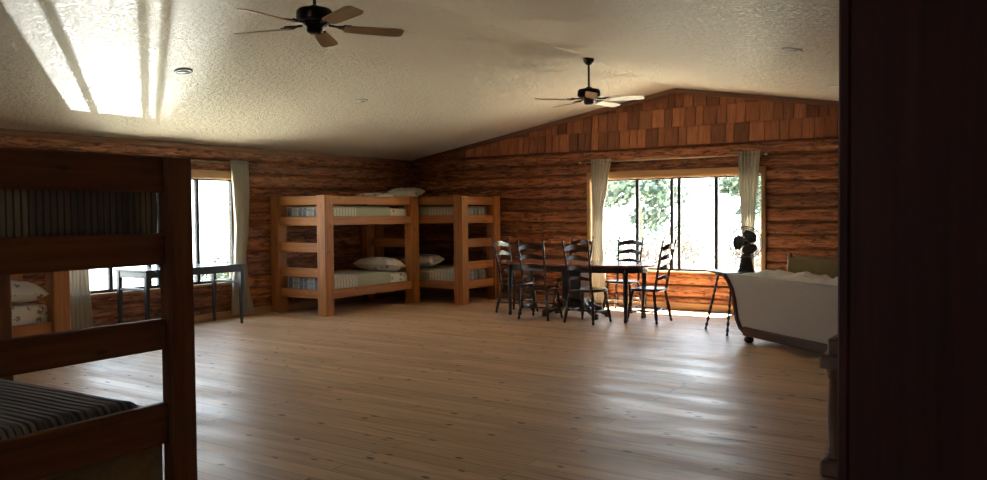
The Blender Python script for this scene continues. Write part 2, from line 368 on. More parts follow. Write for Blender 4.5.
def log_wall(name, to3, segs, thick=0.16, zmax=None):
    """to3(s, d, z) -> world; segs: (s0,s1,z0,z1)"""
    mb = MB(); sd = len(name) * 7.3
    def prof(s, z):
        i0 = math.floor((z) / COURSE)
        def edge(i): return i * COURSE + 0.018 * noise.noise(Vector((s * 0.45, i * 7.3, sd))) + 0.006 * noise.noise(Vector((s * 2.4, i * 3.1, sd)))
        i = i0
        if z < edge(i): i -= 1
        elif z > edge(i + 1): i += 1
        a, b = edge(i), edge(i + 1)
        t = min(1, max(0, (z - a) / (b - a)))
        d = 0.066 * (1 - abs(2 * t - 1) ** 6.5) ** 0.75 - 0.012
        d += 0.007 * noise.noise(Vector((s * 1.3, z * 9, i * 5.0))) + 0.004 * noise.noise(Vector((s * 5, z * 30, 2.0)))
        return d, i
    for (s0, s1, z0, z1) in segs:
        ns = max(2, int((s1 - s0) / 0.09)); nz = max(3, int((z1 - z0) / 0.0125))
        vs = []; gc = []; tn = []
        for i in range(ns + 1):
            s = s0 + (s1 - s0) * i / ns
            for j in range(nz + 1):
                z = z0 + (z1 - z0) * j / nz; d, k = prof(s, z)
                vs.append(to3(s, d - 0.03, z)); gc.append((s + (k * 13.7), z, k * 1.7)); tn.append((k * 0.377) % 1.0)
        fs = [[i * (nz + 1) + j, (i + 1) * (nz + 1) + j, (i + 1) * (nz + 1) + j + 1, i * (nz + 1) + j + 1] for i in range(ns) for j in range(nz)]
        o = len(mb.v); mb.append(vs, fs, gc, 0.5, True); mb.t[o:] = tn
        # core behind the siding
        c = [to3(a, d, b) for a in (s0, s1) for d in (-thick, -0.061) for b in (z0, z1)]
        q = [(0, 1, 3, 2), (4, 6, 7, 5), (0, 4, 5, 1), (2, 3, 7, 6), (0, 2, 6, 4), (1, 5, 7, 3)]
        mb.append(c, q, [(p[0] + p[1], p[2], 0) for p in c], 0.4)
    return mb.build(name, M['logs'], kind='structure')

# window openings
LW = (5.12, 7.62, 0.51, 1.98)      # on the left wall: y0,y1,z0,z1
GW = (-5.83, -3.15, 0.565, 1.98)    # on the gable wall: x0,x1,z0,z1
NW = (-3.6, -2.5, 1.08, 1.85)       # added opening on the wall behind the viewer, unseen, for fill light
log_wall('wall_left', lambda s, d, z: (XL + d, s, z),
         [(YN - .16, LW[0], 0, PLATE), (LW[0], LW[1], 0, LW[2]), (LW[0], LW[1], LW[3], PLATE), (LW[1], YF + .16, 0, PLATE)])
log_wall('wall_far', lambda s, d, z: (s, YF - d, z),
         [(XL - .16, GW[0], 0, PLATE), (GW[0], GW[1], 0, GW[2]), (GW[0], GW[1], GW[3], PLATE), (GW[1], XR + .16, 0, PLATE)])
log_wall('wall_right', lambda s, d, z: (XR - d, s, z), [(YN - .16, YF + .16, 0, PLATE)])
log_wall('wall_near', lambda s, d, z: (s, YN + d, z),
         [(XL - .16, NW[0], 0, PLATE), (NW[0], NW[1], 0, NW[2]), (NW[0], NW[1], NW[3], PLATE), (NW[1], XR + .16, 0, PLATE)])

mb = MB()
mb.append([(XL - .3, YN - .3, 0), (XR + .3, YN - .3, 0), (XR + .3, YF + .16, 0), (XL - .16, YF + .16, 0),
           (XL - .3, YN - .3, -.2), (XR + .3, YN - .3, -.2), (XR + .3, YF + .16, -.2), (XL - .16, YF + .16, -.2)],
          [(0, 1, 2, 3), (4, 7, 6, 5), (0, 4, 5, 1), (1, 5, 6, 2), (2, 6, 7, 3), (3, 7, 4, 0)], [(0, 0, 0)] * 8)
mb.build('floor', M['floor'], kind='structure')

# two roof slopes as one ceiling slab, eaves run past the walls
mb = MB()
e = 0.45; ys = (YN - 0.3, YF + 0.22); prof = [(XL - e, PLATE - SL * e), (XRG, RIDGE), (XR + e, ceil_z(XR) - SL * e)]
up = [(x, z + 0.16) for x, z in reversed(prof)]
ring = prof + up
vs = [(x, y, z) for y in ys for x, z in ring]; n = len(ring)
fs = [[0, 1, 4, 5], [1, 2, 3, 4], [n + 5, n + 4, n + 1, n], [n + 4, n + 3, n + 2, n + 1]] + [[i, (i + 1) % n, n + (i + 1) % n, n + i] for i in range(n)]
mb.append(vs, fs, vs)
mb.build('ceiling', M['ceiling'], kind='structure')

def gable(name, y, sgn):
    """shingled triangle above the log courses; sgn -1 faces -y"""
    mb = MB()
    zt = lambda x: ceil_z(x) - 0.004
    c = [(XL, PLATE), (XR, PLATE), (XR, zt(XR)), (XRG, zt(XRG)), (XL, zt(XL) + .001)]
    vs = [(x, y, z) for x, z in c] + [(x, y - sgn * 0.14, z) for x, z in c]; k = len(c)
    mb.append(vs, [list(range(k)), list(range(2 * k - 1, k - 1, -1))] + [[i, (i + 1) % k, k + (i + 1) % k, k + i] for i in range(k)], [(v[2], v[0], v[1]) for v in vs], 0.1)
    rows = 4; rh = 0.275
    for r in range(rows):
        z0 = PLATE + 0.012 + r * rh; x = XL + 0.02
        while x < XR - 0.02:
            w = random.uniform(0.10, 0.22); x1 = min(x + w, XR - 0.01); a = x + 0.004; b = x1 - 0.004
            drop = random.uniform(-0.006, 0.006)
            if x < XRG < x1: zl = min(z0 + rh + .04, min(zt(a), zt(b))); zr = zl
            else: zl = min(z0 + rh + .04, zt(a)); zr = min(z0 + rh + .04, zt(b))
            if min(zl, zr) > z0 + 0.02:
                th0, th1 = 0.034, 0.006
                P = [(a, z0 + drop, th0), (b, z0 + drop, th0), (b, zr, th1), (a, zl, th1)]
                v8 = [(px, y + sgn * d, pz) for px, pz, d in P] + [(px, y, pz) for px, pz, d in P]
                o = [random.random() * 50 for _ in range(3)]
                mb.append(v8, [(0, 1, 2, 3), (7, 6, 5, 4), (0, 4, 5, 1), (1, 5, 6, 2), (2, 6, 7, 3), (3, 7, 4, 0)],
                          [(v[2] + o[0], v[0] + o[1], v[1] + o[2]) for v in v8])
            x = x1
    return mb.build(name, M['shingle'], kind='structure')
gable('wall_gable', YF - 0.012, -1)
gable('wall_gable_near', YN + 0.012, 1)

# crown and rake boards, base boards, corner posts
def trim(name, boxes, mat):
    mb = MB()
    for c, sz, m in boxes: mb.box(c, sz, m, 0.004)
    return mb.build(name, mat, kind='structure')
Ly = YF - YN
trim('trim_1', [((XL + 0.045, (YF + YN) / 2, PLATE - 0.035), (0.05, Ly, 0.075), None)], M['trimwood'])
trim('trim_2', [((XR - 0.045, (YF + YN) / 2, ceil_z(XR) - 0.035), (0.05, Ly, 0.075), None)], M['trimwood'])
ang = math.atan(SL); half = (XRG - XL) / math.cos(ang)
def rake(nm, sx, y):
    m = T((XRG, y, RIDGE - 0.045)) @ (RY(ang) if sx > 0 else RY(-ang))
    return trim(nm, [((sx * half / 2, 0, 0), (half, 0.04, 0.07), m)], M['trimwood'])
rake('trim_3', -1, YF - 0.06); rake('trim_4', 1, YF - 0.06)
trim('baseboard_left', [((XL + 0.04, (YF + YN) / 2, 0.05), (0.03, Ly - .1, 0.10), None)], M['casing'])
trim('baseboard_far', [(((XL + XR) / 2, YF - 0.04, 0.05), (XR - XL - .1, 0.03, 0.10), None)], M['casing'])
trim('baseboard_right', [((XR - 0.04, (YF + YN) / 2, 0.05), (0.03, Ly - .1, 0.10), None)], M['casing'])

# ------------------------------------------------------------------ windows: two slider pairs, mulled in the middle
def window(name, a0, a1, z0, z1, to3, muls):
    """to3 maps (s, d, z) with d measured into the room from the wall face"""
    root = empty(name, to3((a0 + a1) / 2, 0, z0)); root['kind'] = 'structure'
    inv = root.matrix_basis.inverted()
    inv = T(-Vector(to3((a0 + a1) / 2, 0, z0)))
    def bar(mb, s0, s1, d0, d1, zz0, zz1, bev=0.003):
        p = Vector(to3(s0, d0, zz0)); q = Vector(to3(s1, d1, zz1))
        c = inv @ ((p + q) / 2); sz = [abs(q[i] - p[i]) for i in range(3)]
        mb.box(c, sz, None, bev)
    f = MB(); t = 0.034
    for s0, s1, q0, q1 in ((a0, a1, z0, z0 + t), (a0, a1, z1 - t, z1), (a0, a0 + t, z0 + t, z1 - t), (a1 - t, a1, z0 + t, z1 - t)):
        bar(f, s0, s1, -0.11, -0.05, q0, q1)
    for m, w in muls: bar(f, m - w / 2, m + w / 2, -0.105, -0.055, z0 + t, z1 - t)
    f.build('window_frame', M['blackmetal'], root)
    xs = [a0 + t] + [m for m, w in muls] + [a1 - t]; ws = [0] + [w for m, w in muls] + [0]
    for i in range(len(xs) - 1):
        g = MB(); bar(g, xs[i] + ws[i] / 2 + .001, xs[i + 1] - ws[i + 1] / 2 - .001, -0.084, -0.079, z0 + t + .001, z1 - t - .001, 0)
        g.build('window_pane', M['glass'], root)
    c = MB()
    w = 0.055
    bar(c, a0 - w, a1 + w, 0.018, 0.045, z1 + .001, z1 + 0.105)
    bar(c, a0 - w, a0 - .001, 0.018, 0.045, z0 - .06, z1)
    bar(c, a1 + .001, a1 + w, 0.018, 0.045, z0 - .06, z1)
    c.build('window_casing', M['casing'], root)
    j = MB()
    bar(j, a0, a0 + .012, -0.16, 0.03, z0, z1, 0); bar(j, a1 - .012, a1, -0.16, 0.03, z0, z1, 0); bar(j, a0, a1, -0.16, 0.03, z1 - .012, z1, 0)
    j.build('window_jamb', M['casing'], root)
    s = MB(); bar(s, a0 - .03, a1 + .03, -0.16, 0.05, z0 - 0.03, z0); s.build('window_sill', M['casing'], root)
    return root
window('window_1', LW[0], LW[1], LW[2], LW[3], lambda s, d, z: (XL + d, s, z), [(5.74, 0.05), (6.28, 0.045), (6.42, 0.045), (7.02, 0.05)])
window('window_2', GW[0], GW[1], GW[2], GW[3], lambda s, d, z: (s, YF - d, z), [(-5.07, 0.05), (-4.51, 0.045), (-4.395, 0.045), (-3.83, 0.05)])

window('added_fill_window', NW[0], NW[1], NW[2], NW[3], lambda s, d, z: (s, YN + d, z), [(-3.05, 0.04)])  # unseen window, added to brighten the near bunk and partition

# ------------------------------------------------------------------ curtains
def curtain(name, to3, levels, label, nf=6, amp=0.030, group=None):
    """levels: (z, s0, s1); hanging pleated cloth; to3(s,d,z)"""
    mb = MB(); lv = levels
    def at(z):
        for a, b in zip(lv, lv[1:]):
            if b[0] <= z <= a[0]:
                t = (a[0] - z) / (a[0] - b[0]); t = t * t * (3 - 2 * t)
                return a[1] + (b[1] - a[1]) * t, a[2] + (b[2] - a[2]) * t
        return lv[-1][1:]
    z1, z0 = lv[0][0], lv[-1][0]; nu, nv = nf * 12, 60
    def fn(u, v, off=0):
        z = z1 + (z0 - z1) * v; a, b = at(z)
        s = a + (b - a) * (u + 0.012 * math.sin(v * 5 + u * 9))
        ph = u * nf * 2 * PI + 0.6 * math.sin(v * 3.1 + 1)
        d = amp * math.cos(ph) * (0.85 + 0.3 * math.sin(u * 7 + v * 2)) + 0.008 * noise.noise(Vector((u * 5, v * 6, nf)))
        return to3(s, 0.10 + d + off, z)
    mb.grid(lambda u, v: fn(u, v), nu, nv, lambda u, v: (u * 1.2, v * 2.2, 0))
    mb.grid(lambda u, v: fn(u, v, -0.004), nu, nv, lambda u, v: (u * 1.2, v * 2.2, 0))
    o = mb.build(name, M['curtain']); return tag(o, label, 'curtain', group)
gf = lambda s, d, z: (s, YF - d, z)
lf = lambda s, d, z: (XL + d, s, z)
curtain('curtain', gf, [(2.285, -5.77, -5.42), (1.9, -5.76, -5.48), (1.45, -5.75, -5.56), (1.0, -5.75, -5.56), (0.5, -5.75, -5.53), (0.03, -5.76, -5.48)],
        'pleated beige curtain gathered at the wide window behind the far side of the dining table')
curtain('curtain', gf, [(2.30, -3.46, -3.15), (1.9, -3.45, -3.17), (1.45, -3.42, -3.21), (1.05, -3.40, -3.23), (0.5, -3.42, -3.22), (0.03, -3.44, -3.20)],
        'pleated beige curtain narrowing downward behind the black-bladed desk fan')
curtain('curtain', lf, [(2.24, 7.46, 7.75), (1.8, 7.49, 7.76), (1.3, 7.52, 7.74), (0.85, 7.50, 7.68), (0.45, 7.45, 7.72), (0.04, 7.42, 7.80)],
        'pleated beige curtain hanging between the dark narrow table and the corner bunk bed', amp=0.028)
curtain('curtain', lf, [(2.24, 5.02, 5.35), (1.8, 5.02, 5.35), (1.3, 5.03, 5.35), (0.8, 5.05, 5.35), (0.04, 5.02, 5.38)],
        'pleated beige curtain seen through the rails of the nearest bunk bed', amp=0.028)
def rod(to3, s0, s1, z, label):
    mid = Vector(to3((s0 + s1) / 2, 0.10, z)); root = empty('curtain_rod', mid); tag(root, label, 'curtain rod')
    mb = MB(); mb.tube([Vector(to3(s0, .10, z)) - mid, Vector(to3(s1, .10, z)) - mid], 0.0095, 10); mb.build('rod', M['rod'], root)
    for s in (s0, s1):
        q = Vector(to3(s, .10, z)) - mid; sg = Vector(to3(s + (0.05 if s == s1 else -0.05), .10, z)) - mid
        mb = MB(); mb.turned(q, sg, [(0, .010), (.2, .018), (.6, .024), (.9, .015), (1, .004)], 10); mb.build('finial', M['rod'], root)
        s2 = s + (-.06 if s == s1 else .06)
        mb = MB(); mb.tube([Vector(to3(s2, .02, z - .02)) - mid, Vector(to3(s2, .06, z - .03)) - mid, Vector(to3(s2, .10, z - .012)) - mid], 0.006, 8); mb.build('bracket', M['rod'], root)
rod(gf, -5.95, -3.10, 2.245, 'long slim curtain rod above the wide window on the gable wall')
rod(lf, 4.95, 7.92, 2.205, 'slim curtain rod above the bright window on the left log wall')

# ------------------------------------------------------------------ bunk beds
def bunk(name, loc, rz, L, W, mat, label, long_z, end_z, end2_z=None, ps=0.172, H=1.74, pd=None, inset=0.035, group='timber bunk beds'):
    root = empty(name, loc, rz); tag(root, label, 'bunk bed', group)
    rt = 0.04; pd = pd or ps
    for x in (ps / 2, L - ps / 2):
        for y in (pd / 2, W - pd / 2):
            mb = MB(); mb.box((x, y, H / 2), (ps, pd, H), None, 0.008); mb.build('post', mat, root)
    for y in (inset + rt / 2, W - inset - rt / 2):
        for a, b in long_z:
            mb = MB(); mb.box((L / 2, y, (a + b) / 2), (L - 2 * ps, rt, abs(a - b)), None, 0.006); mb.build('side_rail', mat, root)
    for x, ez in ((inset + rt / 2, end_z), (L - inset - rt / 2, end2_z or end_z)):
        for a, b in ez:
            mb = MB(); mb.box((x, W / 2, (a + b) / 2), (rt, W - 2 * pd, abs(a - b)), None, 0.006); mb.build('end_rail', mat, root)
    return root
def deck(root, zs, L, W, mat, inset=0.175):
    for z in zs:
        mb = MB(); mb.box((L / 2, W / 2, z), (L - 2 * inset, W - 2 * inset, 0.025), None, 0.003); mb.build('mattress_board', mat, root)

def rbox_cloth(mb, x0, x1, y0, y1, z0, z1, r=0.05, puff=0.015, seed=0.0, nx=26, ny=16, drop=None, stop=True):
    """soft closed slab: top sheet, sides and a flat underside"""
    def pt(u, v):
        # u,v in -1..1 over unfolded slab, sides included
        return None
    nz = 5
    def wob(x, y, z): return puff * fbm(x * 2.6 + seed, y * 2.6, z * 3 + seed)
    rows = []
    # perimeter rings from the bottom edge up to the top, then shrinking inward
    per = []
    for i in range(nx): per.append((x0 + (x1 - x0) * i / nx, y0, 0, -1))
    for i in range(ny): per.append((x1, y0 + (y1 - y0) * i / ny, 1, 0))
    for i in range(nx): per.append((x1 - (x1 - x0) * i / nx, y1, 0, 1))
    for i in range(ny): per.append((x0, y1 - (y1 - y0) * i / ny, -1, 0))
    cx, cy = (x0 + x1) / 2, (y0 + y1) / 2; hx, hy = (x1 - x0) / 2, (y1 - y0) / 2
    rings = [(0, z0)] + [(0, z0 + (z1 - r - z0) * k / nz) for k in range(1, nz + 1)] + [(r * (1 - math.cos(a)), z1 - r + r * math.sin(a)) for a in (PI / 6, PI / 3, PI / 2)]
    m = min(hx, hy); rings += [(r + (m - r) * q, z1) for q in (0.1, 0.25, 0.45, 0.65, 0.85, 0.98)]
    for ins, z in rings:
        for (x, y, nx_, ny_) in per:
            px = cx + (x - cx) * (hx - ins) / hx if hx - ins > 0 else cx
            py = cy + (y - cy) * (hy - ins) / hy if hy - ins > 0 else cy
            w = wob(px, py, z)
            q = (px + nx_ * w * 0.6, py + ny_ * w * 0.6, z + (w if z > z0 + 0.01 and ins > 0 else 0))
            rows.append(q)
    n = len(per); R_ = len(rings)
    fs = [[i * n + k, i * n + (k + 1) % n, (i + 1) * n + (k + 1) % n, (i + 1) * n + k] for i in range(R_ - 1) for k in range(n)]
    fs += [list(range(n - 1, -1, -1)), list(range((R_ - 1) * n, R_ * n))]
    mb.append(rows, fs, [(p[0] - x0, p[1], p[2]) for p in rows], 0.5, True)

def mattress(root, zb, zt, L, W, label, mat='sheet', x0=0.192, x1=None, y0=0.101, y1=None, group='bunk mattresses'):
    mb = MB(); x1 = x1 or L - 0.192; y1 = y1 or W - 0.101
    rbox_cloth(mb, x0, x1, y0, y1, zb, zt, 0.045, 0.008, seed=zb * 3)
    o = mb.build('mattress', M[mat]); o.matrix_world = T(root.location) @ RZ(root.rotation_euler.z)
    return tag(o, label, 'mattress', group)
def drape(mb, x0, x1, y0, y1, zb, zt, foot, seed=1.0, puff=0.006, r=0.05):
    """cloth over a mattress: down both sides and over one end; foot = 0 (low x end) or 1 (high x end)"""
    nx, ns = 40, 6
    sec = [(y0, zb + (zt - r - zb) * k / ns) for k in range(ns + 1)] + [(y0 + r * (1 - math.cos(a)), zt - r + r * math.sin(a)) for a in (R(25), R(50), R(75), R(90))]
    mid = [(y0 + r + (y1 - y0 - 2 * r) * k / 14, zt) for k in range(1, 14)]
    sec = sec + mid + [(y1 - (y - y0), z) for y, z in reversed(sec)]
    xs = [x0 + (x1 - x0) * k / nx for k in range(nx + 1)]
    if foot == 1: xs = xs[::-1]
    sg = 1 if foot == 0 else -1
    V = []; G = []
    cy = (y0 + y1) / 2
    cols = [(xs[0] + sg * .03, q) for q in (0.0, 0.5, .9)] + [(xs[0] + sg * r * (1 - c), 1 - 0) for c in (.0,)] + [(x, 1) for x in xs[1:]]
    rings = []
    # end cap built as section squeezed down to its foot edge
    for k in range(ns + 1):
        z = zb + (zt - r - zb) * k / ns; rings.append((xs[0], z))
    for a in (R(25), R(50), R(75), R(90)): rings.append((xs[0] + sg * r * (1 - math.cos(a)), zt - r + r * math.sin(a)))
    full = rings + [(x, zt) for x in xs[1:] if abs(x - xs[0]) > r]
    for off in (0.0, 0.004):
        for x, zc in full:
            for y, z in sec:
                zz = min(z, zc); w = puff * (1 + fbm(x * 3 + seed, y * 3, zz * 3))
                yy = y + (w if y > cy else -w) * (1 if z < zt - .001 else 0) * .6
                V.append((x + (-sg * off if x == xs[0] else 0), yy + (off if y > cy else -off) * (1 if z < zt - .001 else 0), zz + (w + off if zz > zb + .01 else 0)))
                G.append((abs(x - xs[0]), y + (zt - z), zz))
    n, m = len(sec), len(full); F = []
    for o in (0, n * m): F += [[o + i * n + k, o + (i + 1) * n + k, o + (i + 1) * n + k + 1, o + i * n + k + 1] for i in range(m - 1) for k in range(n - 1)]
    mb.append(V, F, G, .5, True)
def blanket(root, zb, zt, x0, x1, y0, y1, mat, label, seed=1.0, group='bunk blankets', puff=0.005, foot=None):
    mb = MB()
    if foot is None: rbox_cloth(mb, x0, x1, y0, y1, zb, zt, 0.055, puff, seed=seed)
    else: drape(mb, x0, x1, y0, y1, zb, zt, foot, seed, puff)
    o = mb.build('blanket', M[mat]); o.matrix_world = T(root.location) @ RZ(root.rotation_euler.z)
    return tag(o, label, 'blanket', group)
def pillow(root, c, rz, label, sx=0.62, sy=0.42, h=0.15, tilt=0.0, mat='sheet'):
    mb = MB(); n = 22
    def f(sgn):
        def g(u, v):
            a, b = 2 * u - 1, 2 * v - 1
            px = a * (1 - 0.07 * (1 - b * b) * 0 - 0.06 * b * b * abs(a)); 
            ex = sx / 2 * a * (1 - 0.10 * (1 - abs(b)) * 0 - 0.08 * (1 - b * b) * a * a * 0 + 0.0)
            hh = (max(0, 1 - a ** 4) * max(0, 1 - b ** 4)) ** 0.55
            bow = 1 - 0.09 * (1 - b * b) * (abs(a) ** 3); bow2 = 1 - 0.10 * (1 - a * a) * (abs(b) ** 3)
            return (sx / 2 * a * bow, sy / 2 * b * bow2, sgn * h / 2 * hh * (1 if sgn > 0 else .75) * (1 + 0.13 * fbm(a * 1.6 + c[0], b * 1.6, sgn)))
        return g
    for s_ in (1, -1): mb.grid(f(s_), n, n, lambda u, v: (u * sx, v * sy, s_ * .3))
    o = mb.build('pillow', M[mat])
    o.matrix_world = T(root.location) @ RZ(root.rotation_euler.z) @ T(c) @ RZ(rz) @ RX(tilt)
    return tag(o, label, 'pillow', 'bunk pillows')

LZ = [(1.73, 1.60), (1.43, 1.30), (0.37, 0.24)]
EZ = [(1.73, 1.60), (1.43, 1.30), (1.05, 0.91), (0.68, 0.55), (0.37, 0.24)]
b1 = bunk('bunk_bed', (-8.35, 8.22, 0), R(90), 2.12, 1.15, M['bunk'],
          'honey-brown timber bunk bed along the left wall, its five-rail end beside the curtain', LZ, EZ)
deck(b1, (0.30, 1.36), 2.12, 1.15, M['bunk'])
b2 = bunk('bunk_bed', (-9.47, 10.38, 0), 0, 1.96, 1.11, M['bunk'],
          'honey-brown timber bunk bed in the room corner against the gable wall, behind the dining chairs', LZ, EZ)
deck(b2, (0.30, 1.36), 1.96, 1.11, M['bunk'])
b3 = bunk('bunk_bed', (-8.35, 2.52, 0), R(90), 2.03, 1.14, M['bunk'],
          'timber bunk bed against the left wall, glimpsed through the rails of the nearest bunk', LZ, EZ)
deck(b3, (0.27, 1.36), 2.03, 1.14, M['bunk'])
NZ = [(1.72, 1.555), (1.365, 1.22), (0.968, 0.825), (0.575, 0.385)]
a4 = R(93.3)
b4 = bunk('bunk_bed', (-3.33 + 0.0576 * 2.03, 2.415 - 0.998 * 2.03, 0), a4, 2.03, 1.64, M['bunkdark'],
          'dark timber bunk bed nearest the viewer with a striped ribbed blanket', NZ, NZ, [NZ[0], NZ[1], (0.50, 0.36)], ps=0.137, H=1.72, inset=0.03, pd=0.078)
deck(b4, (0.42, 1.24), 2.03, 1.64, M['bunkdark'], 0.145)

g = 'bunk mattresses'
mattress(b1, 1.374, 1.545, 2.12, 1.15, 'print-covered mattress on the top level of the left-wall bunk by the curtain')
mattress(b1, 0.314, 0.515, 2.12, 1.15, 'print-covered mattress on the lower level of the left-wall bunk by the curtain')
blanket(b1, 1.376, 1.568, 0.180, 1.50, 0.090, 1.060, 'quilt', 'sage quilt with checked foot on the top level of the left-wall bunk', 2.0, foot=0)
blanket(b1, 0.316, 0.538, 0.180, 1.50, 0.090, 1.060, 'quilt', 'sage quilt with checked foot on the lower level of the left-wall bunk', 5.0, foot=0)
mattress(b2, 1.374, 1.545, 1.96, 1.11, 'print-covered mattress on the top level of the corner bunk')
mattress(b2, 0.314, 0.515, 1.96, 1.11, 'print-covered mattress on the lower level of the corner bunk')
blanket(b2, 1.376, 1.568, 0.55, 1.780, 0.090, 1.020, 'quilt', 'checked quilt on the top level of the corner bunk', 3.0, foot=1)
blanket(b2, 0.316, 0.538, 0.55, 1.780, 0.090, 1.020, 'quilt', 'checked quilt on the lower level of the corner bunk', 7.0, foot=1)
mattress(b3, 0.286, 0.555, 2.03, 1.14, 'white mattress sheet with small russet figures, seen through the nearest bunk')
blanket(b4, 0.436, 0.60, 0.145, 1.79, 0.095, 1.545, 'ribbed', 'dark ribbed blanket on the lower level of the nearest bunk', 1.0, puff=0.006)
blanket(b4, 1.256, 1.60, 0.145, 1.888, 0.078, 1.545, 'ribbed', 'dark ribbed blanket filling the top level of the nearest bunk', 4.0, puff=0.006)
def bed_skirt(root, L, zb, zt, y):
    mb = MB()
    for o_ in (0, .004): mb.grid(lambda u, v: (.13 + (L - .262) * u, y + o_ + .007 * math.sin(u * 95) * v, zt + (zb - zt) * v), 160, 6, lambda u, v: ((L - .3) * u, 0, v * .3))
    o = mb.build('bed_skirt', M['skirt']); o.matrix_world = T(root.location) @ RZ(root.rotation_euler.z)
    return tag(o, 'beige ribbed cloth hanging below the lowest rail of the nearest bunk', 'bed skirt')
bed_skirt(b4, 2.03, .06, .40, .088)
pillow(b1, (1.66, 0.46, 0.635), R(92), 'plump printed pillow on the lower level of the left-wall bunk', 0.70, 0.50, 0.25, R(6))
pillow(b2, (0.46, 0.36, 1.79), R(14), 'printed pillow rising highest of all over the top rails at the corner bunk', 0.64, 0.46, 0.21, R(14))
pillow(b1, (1.57, 0.50, 1.71), R(95), 'flatter printed pillow just showing over the top rail of the left-wall bunk', 0.62, 0.46, 0.19, R(0))
pillow(b2, (0.82, 0.38, 0.655), R(12), 'printed pillow on the lower level of the corner bunk, half behind a post', 0.68, 0.46, 0.22, R(6))
pillow(b3, (1.60, 0.42, 0.675), R(88), 'printed pillow with russet figures at the left edge, seen through the nearest bunk', 0.74, 0.50, 0.24, R(3))

# ------------------------------------------------------------------ left console table
def parsons():
    root = empty('narrow_table', (-9.13, 6.445, 0)); tag(root, 'dark narrow table with thin tapered legs below the left window', 'table')
    W, L, H = 0.62, 1.44, 0.80; w2, l2 = W / 2, L / 2
    mb = MB(); mb.box((0, 0, H - .011), (W + .03, L + .03, .022), None, .004); mb.build('tabletop', M['parson'], root)
    for s in (-1, 1):
        mb = MB(); mb.box((s * (w2 - .02), 0, H - .062), (.022, L - .05, .075), None, .003); mb.build('apron', M['parson'], root)
        mb = MB(); mb.box((0, s * (l2 - .02), H - .062), (W - .05, .022, .075), None, .003); mb.build('apron', M['parson'], root)
        mb = MB(); mb.box((0, s * (l2 - .025), H - .24), (W - .06, .028, .028), None, .003); mb.build('stretcher', M['parson'], root)
        for q in (-1, 1):
            mb = MB(); x, y = s * (w2 - .024), q * (l2 - .024)
            mb.append([(x + a * .024, y + b * .024, H - .022) for a, b in ((-1, -1), (1, -1), (1, 1), (-1, 1))] + [(x + a * .024, y + b * .024, H - .3) for a, b in ((-1, -1), (1, -1), (1, 1), (-1, 1))] + [(x + a * .013, y + b * .013, 0) for a, b in ((-1, -1), (1, -1), (1, 1), (-1, 1))],
                      [(0, 1, 2, 3), (0, 4, 5, 1), (1, 5, 6, 2), (2, 6, 7, 3), (3, 7, 4, 0), (4, 8, 9, 5), (5, 9, 10, 6), (6, 10, 11, 7), (7, 11, 8, 4), (11, 10, 9, 8)], [(0, 0, 0)] * 12)
            mb.build('leg', M['parson'], root)
parsons()

# ------------------------------------------------------------------ dining table
def dining_table():
    root = empty('dining_table', (-5.30, 10.02, 0)); tag(root, 'long oval dark dining table on a heavy central pedestal, window light on its top', 'table')
    a, b, H = 1.145, 0.52, 0.76; n = 64
    def ov(k, ins=0):
        t = 2 * PI * k / n; e = 2 / 2.7
        c, s = math.cos(t), math.sin(t)
        return ((a - ins) * math.copysign(abs(c) ** e, c), (b - ins) * math.copysign(abs(s) ** e, s))
    mb = MB(); rings = [(0.03, H - .032), (0.004, H - .024), (0, H - .014), (0.006, H - .004), (0.018, H)]
    vs = [(*ov(k, i), z) for i, z in rings for k in range(n)]
    fs = [[i * n + k, i * n + (k + 1) % n, (i + 1) * n + (k + 1) % n, (i + 1) * n + k] for i in range(len(rings) - 1) for k in range(n)] + [list(range(n - 1, -1, -1)), list(range((len(rings) - 1) * n, len(rings) * n))]
    mb.append(vs, fs, vs, .5); mb.build('tabletop', M['tablewood'], root)
    mb = MB(); vs = [(*ov(k, i), z) for i, z in ((.10, H - .033), (.10, H - .11), (.125, H - .11), (.125, H - .033)) for k in range(n)]
    fs = [[(i % 4) * n + k, (i % 4) * n + (k + 1) % n, ((i + 1) % 4) * n + (k + 1) % n, ((i + 1) % 4) * n + k] for i in range(4) for k in range(n)]
    mb.append(vs, fs, vs, .5); mb.build('apron', M['blackwood'], root)
    mb = MB(); mb.box((0, 0, .45), (.30, .30, .40), None, .02); mb.box((0, 0, .69), (.5, .34, .075), None, .01)
    mb.lathe([(.10, .0 + .12), (.17, .15), (.19, .20), (.16, .235), (.15, .26)], n=24); mb.build('pedestal', M['blackwood'], root)
    for k in range(4):
        d = Vector((math.cos(PI / 4 + k * PI / 2) * 1.25, math.sin(PI / 4 + k * PI / 2) * 0.58, 0)).normalized()
        mb = MB(); P = [(d * x) + Vector((0, 0, z)) for x, z in ((.10, .20), (.20, .17), (.30, .115), (.38, .07), (.44, .055), (.47, .045))]
        mb.tube(P, [.055, .052, .042, .036, .040, .030], 10)
        mb.lathe([(.03, 0), (.04, .008), (.04, .03), (.02, .045)], c=tuple(d * .44), n=12)
        mb.build('foot', M['blackwood'], root)
    for sx in (-1, 1):
        for sy in (-1, 1):
            mb = MB(); p = [(0, .020), (.04, .028), (.10, .022), (.3, .030), (.7, .034), (.74, .028), (.78, .036), (1, .036)]
            mb.turned((sx * .895, sy * .305, 0), (sx * .895, sy * .305, H - .04), p, 10); mb.build('leg', M['blackwood'], root)
dining_table()

